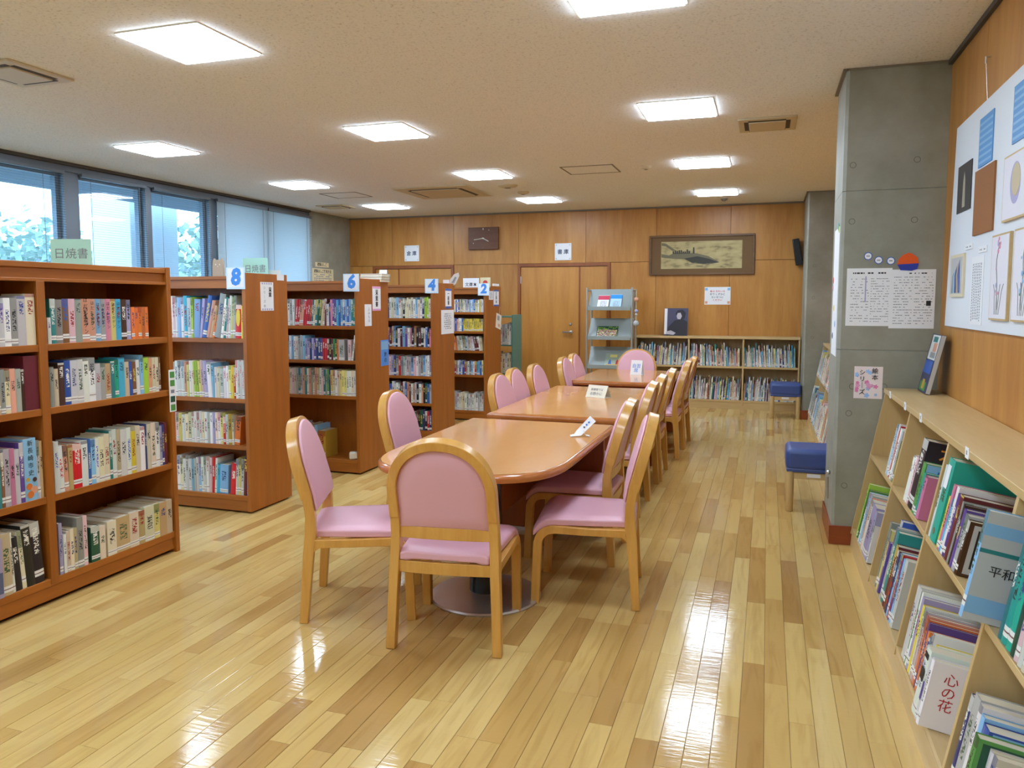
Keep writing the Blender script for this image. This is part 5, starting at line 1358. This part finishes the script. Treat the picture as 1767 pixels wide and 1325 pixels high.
# ---- number cards and notices on the bookcases
def number_card(n, x, y, z, lab):
    c = card('number_card', lab, 'sign', face((x, y, z), N_), 0.152, 0.15, M['palebluecard'], 0.004, 'bookcase number cards')
    patch('inner_sheet', c, -0.066, -0.062, 0.066, 0.068, M['white'], 0.004)
    text(n, 0.155, M['bluetext'], c, (0, 0.004, 0.0047), 'number', bold=0.0075, shear=0.1)
number_card('8', -3.495, 4.474, 1.662, 'white card with a bold blue 8 on the nearest numbered bookcase')
number_card('6', -3.367, 5.812, 1.662, 'white card with a bold blue 6 on the second numbered bookcase')
number_card('4', -3.342, 7.412, 1.664, 'white card with a bold blue 4 on the third numbered bookcase')
number_card('2', -3.35, 8.992, 1.652, 'white card with a bold blue 2 on the farthest numbered bookcase')

c = card('shelf_notice', 'white strip with vertical lettering on the end of bookcase 8', 'notice', face((-3.425, 4.722, 1.538), E_), 0.15, 0.205, M['white'])
text('児童', 0.036, M['black'], c, (0.035, 0.03, 0.0018), vertical=True, bold=0.0006); text('シリ｜ズ本', 0.026, grey_ink, c, (-0.03, -0.005, 0.0018), vertical=True, space=1.25)
for sy in (-1, 1):
    for k in range(5): patch('border_mark', c, -0.06 + 0.026 * k, sy * 0.092 - 0.006, -0.046 + 0.026 * k, sy * 0.092 + 0.006, pm_('lavender'))
c = card('paper_tab', 'small blank white tab at the top corner of bookcase 8', 'label', face((-3.425, 4.888, 1.678), E_), 0.085, 0.042, M['white'])
c = card('shelf_notice', 'pink-edged white strip with three characters on bookcase 6', 'notice', face((-3.315, 6.158, 1.528), E_), 0.15, 0.215, M['white'])
patch('border', c, -0.075, 0.09, 0.075, 0.107, pinkpaper); patch('border', c, -0.075, -0.107, 0.075, -0.09, pinkpaper)
text('児童書', 0.05, M['black'], c, (0, 0, 0.0019), vertical=True, bold=0.0008, space=1.05)
c = card('shelf_notice', 'plain narrow white strip below left of the pink-edged one', 'notice', face((-3.315, 6.0, 1.383), E_), 0.12, 0.19, M['white'])
text('よみもの', 0.034, grey_ink, c, (0.015, 0, 0.0018), vertical=True)
c = card('small_poster', 'small blue poster at the edge of bookcase 6', 'poster', face((-3.315, 6.298, 1.035), E_), 0.15, 0.235, mat('azure_print', srgb(84, 146, 226), 0.45))
patch('poster_sky', c, -0.065, 0.03, 0.065, 0.105, pm_('light blue')); text('海の', 0.05, inkblue, c, (0.01, -0.045, 0.0024), vertical=True, bold=0.001)
c = card('shelf_notice', 'blue-ended white strip on the end of bookcase 4', 'notice', face((-3.33, 7.825, 1.535), E_), 0.17, 0.215, M['white'])
patch('border', c, -0.085, 0.085, 0.085, 0.107, pm_('blue')); patch('border', c, -0.085, -0.107, 0.085, -0.085, pm_('blue')); text('一般書', 0.05, M['black'], c, (0, 0, 0.0019), vertical=True, bold=0.0008)
c = card('shelf_notice', 'white printed sheet below the blue-ended strip on bookcase 4', 'notice', face((-3.33, 7.80, 1.28), E_), 0.35, 0.262, M['white']); scribble('small_print', c, -0.1, -0.08, 0.1, 0.1, 8, grey_ink, 8)
c = card('shelf_notice', 'blue-ended white strip on the end of the farthest bookcase', 'notice', face((-3.325, 9.386, 1.548), E_), 0.2, 0.21, M['white'])
patch('border', c, -0.1, 0.085, 0.1, 0.105, pm_('blue')); patch('border', c, -0.1, -0.105, 0.1, -0.085, pm_('blue')); text('文庫本', 0.05, M['black'], c, (0, 0, 0.0019), vertical=True, bold=0.0008)
c = card('paper_note', 'small white note left of the blue-ended strip on the farthest bookcase', 'note', face((-3.325, 9.19, 1.58), E_), 0.16, 0.11, M['white']); scribble('small_print', c, -0.06, -0.04, 0.06, 0.04, 4, grey_ink, 9)
c = card('hanging_tag', 'tilted white card hanging by a string on bookcase 2', 'tag', face((-3.325, 9.475, 1.245), E_) @ Matrix.Rotation(math.radians(-12), 4, 'Z'), 0.2, 0.19, mat('ivory_card', srgb(232, 224, 208), 0.6), 0.003)
patch('tag_print', c, -0.06, 0.01, 0.02, 0.07, pm_('grey'), 0.003); patch('tag_print', c, -0.02, -0.07, 0.06, -0.03, pm_('salmon'), 0.003)
q = MB(); q.tube([(0, 0.095, 0.002), (0.02, 0.2, 0.002)], 0.0018, 6); q.build('string', M['cream'], c)
c = card('shelf_label', 'narrow white label on the header board of bookcase 6', 'label', face((-3.827, 5.844, 1.626), N_), 0.17, 0.036, M['white']); text('この一冊 推薦', 0.022, M['black'], c, (0, 0, 0.0018))
c = card('shelf_marker', 'green and white strip on the right edge of the near bookcase', 'label', face((-3.334, 3.662, 0.975), E_), 0.052, 0.25, M['white'], 0.002)
for y, cn in ((0.095, 'green'), (0.045, 'green'), (-0.05, 'dark green'), (-0.1, 'green')): patch('leaf_print', c, -0.018, y - 0.018, 0.018, y + 0.018, pm_(cn), 0.002)
patch('title_print', c, -0.014, -0.014, 0.014, 0.006, grey_ink, 0.002)

# ---- things standing on the bookcases
def standing(name, lab, cat, x, y, z, w, h, m, rz=0, t=0.004, lean=0):
    mx = Matrix.Translation((x, y, z)) @ Matrix.Rotation(rz, 4, 'Z') @ Matrix.Rotation(math.radians(90 + lean), 4, 'X')
    q = MB(); q.box((-w / 2, 0, -t / 2), (w / 2, h, t / 2))
    return tag(q.build(name, m, None, mx), lab, cat)
mint = mat('mint_acrylic', srgb(178, 226, 206), 0.3)
for lab, x, y, rz in (('mint green sign with grey characters on bookcase 8', -3.62, 4.86, 0.0), ('mint green sign standing on the near bookcase', -3.66, 3.3, 0.35)):
    c = standing('acrylic_sign', lab, 'sign', x, y, 1.70 if rz else 1.679, 0.22, 0.145, mint, rz); text('日焼書', 0.062, grey_ink, c, (0, 0.062, 0.0028), space=1.05)
c = standing('paper_card', 'plain white card lying at the back of bookcase 8', 'card', -3.51, 4.93, 1.679, 0.12, 0.055, M['white'])
# beige cat-eared cut-out
ct = thing('cat_cutout', 'beige cat-eared cardboard figure standing on bookcase 8', 'figure', (-3.82, 4.70, 1.679))
q = MB(); q.prism([(-0.05, 0), (0.05, 0), (0.048, 0.07), (0.044, 0.115), (0.034, 0.138), (0.022, 0.126), (-0.022, 0.126), (-0.034, 0.138), (-0.044, 0.115), (-0.048, 0.07)], 'y', -0.008, 0.008); q.build('body', mat('beige_card', srgb(186, 168, 146), 0.7), ct, None, 0.002)
for x in (-0.017, 0.017):
    q = MB(); q.lathe([(0.001, 0), (0.005, 0), (0.005, 0.001), (0.001, 0.001)], (0, 0, 0), 10, 0, face((x, -0.008, 0.092), N_)); q.build('eye', M['white'], ct)
q = MB(); q.lathe([(0.001, 0), (0.003, 0), (0.003, 0.001), (0.001, 0.001)], (0, 0, 0), 8, 0, face((0, -0.008, 0.078), N_)); q.build('nose', M['white'], ct)
# stack of white volumes and a folded card on bookcase 6
for i in range(3):
    bm = BookMesh(); bm.book(0.024, 0.22, 0.16, lin('white'), lin('grey'), 0.1 + 0.2 * i, None, 1.0)
    o = bm.build('book', None, Matrix.Translation((-3.50 + 0.004 * i, 6.22, 1.6795 + 0.0245 * i)) @ Matrix.Rotation(PI / 2, 4, 'Y') @ Matrix.Rotation(PI, 4, 'X') @ Matrix.Translation((-0.024, -0.16, -0.2)))
    tag(o, 'white book lying flat on bookcase 6, %s of its stack' % ('lowest', 'middle', 'topmost')[i], 'book', 'white books lying on bookcase 6')
def tent(name, lab, x, y, z, w, h, dpt, rz, m, tx, tm):
    t = thing(name, lab, 'sign', (x, y, z), rz)
    q = MB()
    q.prism([(-dpt, 0), (-0.001, h), (0.002, h), (-dpt + 0.003, 0)], 'x', -w / 2, w / 2); q.build('front_leaf', m, t)
    q = MB(); q.prism([(dpt, 0), (0.001, h), (-0.002, h), (dpt - 0.003, 0)], 'x', -w / 2, w / 2); q.build('rear_leaf', m, t)
    part('base_leaf', (-w / 2, -dpt, 0), (w / 2, dpt, 0.0015), m, t)
    if tx:
        a = math.atan2(h, dpt)
        for i, (s, sz, yy) in enumerate(tx):
            text(s, sz, tm, t, mx=Matrix.Translation((0, -dpt - 0.001, 0)) @ Matrix.Rotation(a, 4, 'X') @ Matrix.Translation((0, yy, 0.001)))
    return t
tent('folded_card', 'white folded card standing at the right end of bookcase 6', -3.29 - 0.05, 6.34, 1.70, 0.07, 0.09, 0.03, 0.1, M['white'], None, None)
c = standing('shelf_sign', 'white sign reading bunko books on top of bookcase 2', 'sign', -3.56, 9.1, 1.679, 0.215, 0.118, M['white'])
text('文庫本', 0.05, M['black'], c, (0, 0.035, 0.0028), bold=0.0006, space=1.15)
c = standing('paper_card', 'cream card with a red half disc behind the number 2', 'card', -3.375, 9.12, 1.679, 0.135, 0.125, M['cream'])
poly_patch('red_disc', c, [(0.032 * math.cos(a) , 0.055 + 0.036 * math.sin(a)) for a in [i * PI / 12 for i in range(13)]], red_ink, 0.0021)
c = standing('paper_card', 'blank white card lying along the top of bookcase 2', 'card', -3.335, 9.4, 1.701, 0.02, 0.03, M['white'], 0, 0.2)
tg = thing('luggage_tag', 'grey and white tag tied at the corner of bookcase 4', 'tag', (-3.325, 7.98, 1.66), 0.5)
q = MB(); q.prism([(-0.06, 0.03), (-0.03, 0.0), (0.02, 0.04), (0.06, 0.13), (0.05, 0.165), (0.0, 0.145), (-0.05, 0.08)], 'y', -0.004, 0.004); q.build('tag_body', mat('tag_grey', srgb(206, 196, 188), 0.6), tg, None, 0.001)
q = MB(); q.prism([(-0.03, 0.05), (0.0, 0.05), (0.03, 0.11), (0.01, 0.12)], 'y', -0.005, -0.004); q.build('tag_print', grey_ink, tg)
c = standing('paper_card', 'blank white card on top of bookcase 4 beside the tag', 'card', -3.37, 7.86, 1.701, 0.07, 0.04, M['white'])
q = MB(); q.lathe([(0.001, 0), (0.02, 0), (0.018, 0.012), (0.008, 0.02), (0.001, 0.021)], (0, 0, 0), 16, 0, face((-4.0 + 0.02, 7.4, 1.62), N_))
tag(q.build('magnet', mat('green_plastic', srgb(70, 206, 110), 0.35), None, None, 0, True), 'small green round magnet on the header of bookcase 4', 'magnet')
q = MB(); q.box((-0.045, -0.03, 0), (0.045, 0.03, 0.065))
tag(q.build('tissue_box', mat('ivory_plastic', srgb(230, 222, 204), 0.4), None, Matrix.Translation((-3.40, 5.875, 0.1255)) @ Matrix.Rotation(0.5, 4, 'Z'), 0.014, False, 3), 'small ivory block on the bottom shelf of bookcase 6', 'box')
# notices on the concrete pier by the windows
for lab, y, z, w, h, tx in (('cream notice with small print on the concrete pier', 10.56, 1.91, 0.62, 0.21, '避難はしご使用方法'), ('narrow cream strip above the notice on the pier', 10.545, 2.075, 0.38, 0.07, '避難はしご')):
    c = card('pier_notice', lab, 'notice', face((XL, y, z), E_), w, h, M['cream'])
    text(tx, 0.055, M['black'], c, (0, h / 2 - 0.045 if h > 0.1 else 0, 0.0018), bold=0.001)
    if h > 0.1: scribble('small_print', c, -0.25, -0.09, 0.25, 0.03, 4, grey_ink, 4)

# ---- tents on the tables
T = thing('table_sign', 'white bent card on the first table', 'sign', (-1.03, 4.44, 0.7005), 0.35)
q = MB(); q.sweep([(-0.07, 0, 0.002), (-0.045, 0, 0.006), (-0.02, 0, 0.018), (0.065, 0, 0.105)], 0.026, 0.0012, lambda i: ((0, 1, 0), (0, 1, 0.05), (-0.35, 0.75, 0.5), (-0.5, 0.6, 0.55))[i]); q.build('front_leaf', M['white'], T)
q = MB(); q.sweep([(0.045, 0, 0.0015), (0.02, 0, 0.006), (0.005, 0, 0.04)], 0.024, 0.0012, (0, 1, 0)); q.build('prop_leaf', M['white'], T)
for k in range(3): part('print_mark', (0.008 + 0.014 * k, -0.006, 0.0492 + 0.0145 * k), (0.017 + 0.014 * k, 0.007, 0.0498 + 0.0145 * k + 0.009), M['bluetext'] if k else grey_ink, T)
tent('table_sign', 'ivory prism sign with faint print on the middle table', -1.33, 6.33, 0.7005, 0.19, 0.10, 0.055, -0.35, mat('ivory_sign', srgb(230, 224, 204), 0.5), [('図書館では', 0.024, 0.072), ('お静かに', 0.03, 0.035)], grey_ink)
tent('table_sign', 'white tilted card with blue print on the far table', -1.34, 8.42, 0.7005, 0.13, 0.16, 0.05, -0.2, M['white'], [('自習', 0.05, 0.10), ('席', 0.05, 0.05)], M['bluetext'])

# ================================================================== THE RIGHT-HAND COLUMN AND WALL
FY = 5.07
def col_card(name, lab, cat, x0, z0, x1, z1, m, t=0.0012):
    return card(name, lab, cat, face(((x0 + x1) / 2, FY, (z0 + z1) / 2), N_), x1 - x0, z1 - z0, m, t)
c = col_card('wall_newsletter', 'left one of two printed newsletter sheets on the near column', 'notice', 0.452, 1.355, 0.70, 1.70, M['white'])
scribble('small_print', c, -0.10, -0.15, 0.0, 0.12, 16, grey_ink, 41, 0.0014, 0.55, 0.25); scribble('small_print', c, 0.01, -0.15, 0.11, 0.12, 18, grey_ink, 42, 0.0014, 0.6, 0.25); scribble('headline', c, -0.09, 0.135, 0.09, 0.155, 1, M['black'], 43, 0.0014)
patch('column_bar', c, -0.022, -0.03, -0.015, 0.125, pm_('lavender'), 0.0013)
c = col_card('wall_newsletter', 'right one of two printed newsletter sheets on the near column', 'notice', 0.690, 1.342, 0.932, 1.69, M['white'], 0.0026)
scribble('small_print', c, -0.10, -0.15, 0.0, 0.14, 18, grey_ink, 44, 0.0028, 0.6, 0.25); scribble('small_print', c, 0.01, -0.15, 0.11, 0.14, 18, grey_ink, 45, 0.0028, 0.6, 0.25); scribble('headline', c, -0.02, 0.145, 0.10, 0.16, 1, M['black'], 46, 0.0028); patch('tiny_picture', c, 0.075, -0.04, 0.1, -0.01, M['black'], 0.0028)
for i, (x, z) in enumerate(((0.565, 1.772), (0.623, 1.747), (0.689, 1.742))):
    b = thing('round_badge', ('left', 'middle', 'right')[i] + ' one of three small blue-rimmed round badges on the column', 'badge', (x, FY, z), 0, 'round badges on the column')
    q = MB(); q.lathe([(0.001, 0), (0.0235, 0), (0.0235, 0.002), (0.001, 0.002)], (0, 0, 0), 24, 0, face((0, 0, 0), N_)); q.build('rim', pm_('blue'), b)
    q = MB(); q.lathe([(0.001, 0.002), (0.0185, 0.002), (0.0185, 0.0028), (0.001, 0.0028)], (0, 0, 0), 24, 0, face((0, 0, 0), N_)); q.build('disc', M['white'], b)
    part('badge_print', (-0.009, -0.0033, -0.003), (0.009, -0.0028, 0.003), grey_ink, b)
b = thing('paper_ornament', 'orange and blue paper ornament above the newsletters', 'ornament', (0.782, FY, 1.69))
q = MB(); q.prism([(-0.058, 0.03), (0.056, 0.035), (0.048, 0.07), (0.02, 0.092), (0.0, 0.098), (-0.03, 0.085), (-0.052, 0.06)], 'y', -0.006, -0.0027); q.build('orange_half', mat('orange_felt', srgb(232, 92, 28), 0.8), b)
q = MB(); q.prism([(-0.058, 0.03), (0.056, 0.035), (0.048, 0.002), (0.02, -0.008), (-0.04, -0.004)], 'y', -0.006, -0.0027); q.build('blue_half', mat('blue_felt', srgb(44, 60, 156), 0.8), b)
c = col_card('series_poster', 'pink and blue flowered poster for picture book series', 'poster', 0.513, 0.915, 0.671, 1.11, mat('poster_cream', srgb(240, 226, 226), 0.6))
rp = random.Random(8)
for k in range(18):
    x, y, r = rp.choice((rp.uniform(-0.066, -0.055), rp.uniform(-0.012, 0.012), rp.uniform(-0.012, 0.066))), rp.uniform(-0.084, 0.084), rp.uniform(0.008, 0.014)
    if x > 0.012 and y > 0.005: y = rp.uniform(-0.084, -0.01)
    cc = rp.choice([pinkpaper, mat('sky_flower', srgb(160, 196, 240), 0.6), mat('lilac_flower', srgb(206, 170, 226), 0.6), mat('magenta_flower', srgb(232, 130, 184), 0.6)])
    poly_patch('flower_print', c, [(x + r * (1 + 0.25 * math.cos(5 * a)) * math.cos(a), y + r * (1 + 0.25 * math.cos(5 * a)) * math.sin(a)) for a in [i * PI / 10 for i in range(20)]], cc, 0.0012 + 0.0001 * k, 0.0001)
text('絵本', 0.036, M['black'], c, (0.036, 0.05, 0.0042), vertical=True, bold=0.0002, space=1.1)
text('シリ｜ズ', 0.036, M['black'], c, (-0.034, 0.0, 0.0042), vertical=True, bold=0.0003, space=1.1)
# poster on the column's left side
c = card('side_poster', 'tall white poster with paper flowers on the side of the near column', 'poster', face((0.412, 5.33, 1.56), W_), 0.36, 0.80, M['white'], 0.002)
for x, y, cn in ((0.1, 0.40, 'green'), (0.14, 0.385, 'lime'), (0.07, 0.41, 'cyan'), (-0.16, 0.08, 'red'), (-0.17, 0.03, 'pink'), (-0.05, -0.1, 'yellow'), (0.05, -0.2, 'light blue'), (-0.1, -0.28, 'navy')):
    q = MB(); q.ball((x, y, 0.002), 0.022, 0, 8, (1, 1, 0.2)); q.build('paper_flower', pm_(cn), c)
hk = thing('metal_hook', 'thin steel latch rod on the side of the near column', 'hook', (0.412, 5.25, 0.24))
q = MB(); q.tube([(-0.012, 0, 0), (-0.014, 0, 0.14)], 0.006, 8); q.build('rod', M['steel'], hk)
q = MB(); q.ball((-0.012, 0, 0.17), 0.014, 0, 10); q.build('knob', M['steel'], hk, None, 0, True)

# ---- exhibition board on the right wall
bd = thing('exhibition_board', 'large white exhibition board hung on the right wall', 'board', (XR, 3.3, 1.9))
q = MB(); q.prism([(4.80 - 3.3, 2.437 - 1.9), (2.0 - 3.3, 2.47 - 1.9), (2.0 - 3.3, 1.362 - 1.9), (4.885 - 3.3, 1.365 - 1.9)], 'x', -0.014, -0.002); q.build('board', M['whiteboard'], bd, None, 0.002)
XB = XR - 0.0145
def bcard(name, lab, cat, y0, z0, y1, z1, m, t=0.004):
    """y0 > y1: left edge is the far one"""
    return card(name, lab, cat, face((XB, (y0 + y1) / 2, (z0 + z1) / 2), W_), abs(y0 - y1), z1 - z0, m, t, 'works on the exhibition board')
c = bcard('mounted_photo', 'dark mounted photograph at the far edge of the exhibition board', 'photograph', 4.70, 1.965, 4.41, 2.21, mat('photo_dark', srgb(62, 58, 62), 0.35))
poly_patch('photo_shape', c, [(-0.03, -0.1), (0.03, -0.1), (0.02, 0.04), (0.0, 0.08), (-0.02, 0.04)], mat('photo_light', srgb(170, 160, 140), 0.4), 0.004)
def blue_tag(lab, y0, y1, z0, z1):
    c = bcard('poem_sheet', lab, 'artwork', y0, z0, y1, z1, mat('poem_blue', srgb(92, 152, 210), 0.5))
    w2, h2 = abs(y0 - y1) / 2, (z1 - z0) / 2
    for k in range(7): patch('text_line', c, -w2 + 0.01, -h2 + 0.014 + k * (2 * h2 - 0.02) / 7, w2 - 0.01, -h2 + 0.014 + k * (2 * h2 - 0.02) / 7 + 0.012, pm_('light blue'), 0.004)
    return c
blue_tag('blue lined sheet near the top of the exhibition board', 4.29, 4.05, 2.14, 2.37)
blue_tag('blue lined sheet at the top near edge of the exhibition board', 3.75, 3.47, 2.15, 2.385)
bcard('cork_sheet', 'plain brown cork sheet on the exhibition board', 'artwork', 4.32, 1.82, 3.975, 2.127, mat('cork_brown', srgb(150, 98, 56), 0.85, bump=0.3, bscale=300), 0.008)
def framed(lab, y0, z0, y1, z1):
    c = bcard('framed_sketch', lab, 'artwork', y0, z0, y1, z1, M['oak_z'], 0.012)
    w2, h2 = abs(y0 - y1) / 2, (z1 - z0) / 2
    patch('sketch_paper', c, -w2 + 0.008, -h2 + 0.008, w2 - 0.008, h2 - 0.008, mat('sketch_paper', srgb(226, 222, 230), 0.6), 0.012, 0.001)
    return c, w2, h2
c, w2, h2 = framed('thin-framed sketch of a round shell on the exhibition board', 3.81, 1.835, 3.46, 2.107)
poly_patch('shell_shape', c, [(0.07 * math.cos(a), 0.085 * math.sin(a) + 0.01) for a in [i * PI / 12 for i in range(24)]], pm_('lavender'), 0.013)
poly_patch('shell_shape', c, [(0.058 * math.cos(a) + 0.008, 0.066 * math.sin(a) + 0.022) for a in [i * PI / 12 for i in range(24)]], pm_('beige'), 0.0136)
c, w2, h2 = framed('tall framed sketch of a pink flowering branch on the board', 3.935, 1.42, 3.67, 1.79)
rq = random.Random(4)
def branch(c, base, cols):
    q = MB(); x, y = base; P = [(x, y, 0.0133)]
    for k in range(8): x += rq.uniform(-0.014, 0.02); y += 0.036; P.append((x, y, 0.0133))
    q.tube(P, 0.0025, 5); q.build('twig', pm_('grey'), c)
    for k in range(12):
        p = P[rq.randrange(2, 9)]; q = MB(); q.ball((p[0] + rq.uniform(-0.025, 0.025), p[1] + rq.uniform(-0.01, 0.02), 0.0135), rq.uniform(0.006, 0.012), 0, 7, (1, 1, 0.2)); q.build('blossom', pm_(rq.choice(cols)), c)
    for k in range(4):
        q = MB(); q.tube([(base[0] + 0.02 * k - 0.04, -0.16, 0.0133), (base[0] + 0.035 * k - 0.05, -0.06, 0.0133), (base[0] + 0.05 * k - 0.07, -0.03, 0.0133)], 0.0018, 5); q.build('leaf_stroke', pm_('grey'), c)
branch(c, (0.0, -0.14), ['pink', 'pink', 'lavender'])
c, w2, h2 = framed('tall framed sketch of blue flowers at the near end of the board', 3.61, 1.42, 3.33, 1.79)
branch(c, (0.0, -0.14), ['blue', 'light blue', 'teal'])
c = bcard('framed_sketch', 'small pale-framed blue abstract sketch, low at the far end of the board', 'artwork', 4.75, 1.525, 4.46, 1.748, pm_('cream'), 0.01)
patch('sketch', c, -0.125, -0.095, 0.125, 0.095, pm_('pale grey'), 0.01)
for k in range(5): poly_patch('sketch_stroke', c, [(-0.1 + 0.04 * k, -0.09), (-0.07 + 0.04 * k, -0.09), (-0.05 + 0.03 * k, 0.02 + 0.015 * k), (-0.09 + 0.03 * k, 0.0)], pm_(('grey', 'light blue', 'navy', 'tan', 'blue')[k]), 0.0108 + 0.0002 * k)
c = bcard('text_sheet', 'white sheet of vertical handwriting on the exhibition board', 'artwork', 4.325, 1.39, 4.10, 1.717, M['white'], 0.002)
for k in range(6):
    q = MB(); y = 0.13
    while y > -0.14:
        h_ = rq.uniform(0.006, 0.012); q.box((-0.085 + k * 0.03, y - h_, 0.0022), (-0.073 + k * 0.03, y, 0.0024)); y -= h_ + 0.004
    q.build('handwriting', grey_ink, c)
for lab, y, z in (('tiny white caption card above the small blue sketch', 4.40, 1.775), ('tiny white caption card above the sheet of handwriting', 4.13, 1.745)):
    c = bcard('caption_card', lab, 'label', y + 0.07, z - 0.014, y - 0.07, z + 0.014, M['white'], 0.004); scribble('small_print', c, -0.05, -0.008, 0.05, 0.008, 1, grey_ink, 77, 0.0041)
nl = thing('wall_hook', 'small metal hook high on the right wall', 'hook', (XR, 4.24, 2.62))
q = MB(); q.tube([(0, 0, 0.03), (-0.018, 0, 0.03), (-0.018, 0, 0)], 0.005, 8); q.build('hook_wire', M['steel'], nl)
q = MB(); q.tube([(-0.003, 0, -0.18), (-0.018, 0, 0.02)], 0.0012, 6); q.build('hanging_wire', M['steel'], nl)

# ---- book standing on the slanted shelf, and paper tabs along its front edge
bm = BookMesh(); bm.book(0.024, 0.335, 0.225, srgb(60, 62, 96), srgb(210, 210, 210), 0.3, None, 0.0, srgb(206, 206, 204))
o = bm.build('display_book', None, Matrix.Translation((0.866, 4.735, 0.9856)) @ Matrix.Rotation(math.radians(12), 4, 'Y') @ Matrix.Translation((-0.024, 0, 0)))
tag(o, 'large picture book leaning against the wall on top of the slanted shelf', 'book')
for a, b, c_, d_, cn in ((0.006, 0.19, 0.2, 0.33, 'white'), (0.02, 0.11, 0.22, 0.185, 'blue'), (0.05, 0.29, 0.16, 0.32, 'teal'), (0.03, 0.235, 0.12, 0.285, 'salmon'), (0.02, 0.2, 0.15, 0.232, 'grey'), (0.05, 0.01, 0.2, 0.06, 'green'), (0.09, 0.02, 0.15, 0.075, 'gold')):
    part('cover_print', (-0.0008 - (0.0003 if cn in ('teal', 'salmon', 'grey', 'gold') else 0), a, b), (-0.0002, c_, d_), pm_(cn), o)
part('spine_strip', (0.001, -0.0032, 0.002), (0.023, -0.0026, 0.333), pm_('pale grey'), o)
for i, (y, z) in enumerate(((4.80, 0), (4.30, 0), (3.88, 0), (3.02, 0))):
    x = 0.53 + SL * (0.985 - 0.12) - 0.012
    c = card('shelf_tab', 'small white paper tab on the slanted shelf edge, %s from the column' % ORD[i], 'label', face((x, y, 0.973), W_), 0.05, 0.04, M['white'], 0.0015, 'paper tabs on the slanted shelf')
    text('絵', 0.018, grey_ink, c, (0, 0, 0.0017))
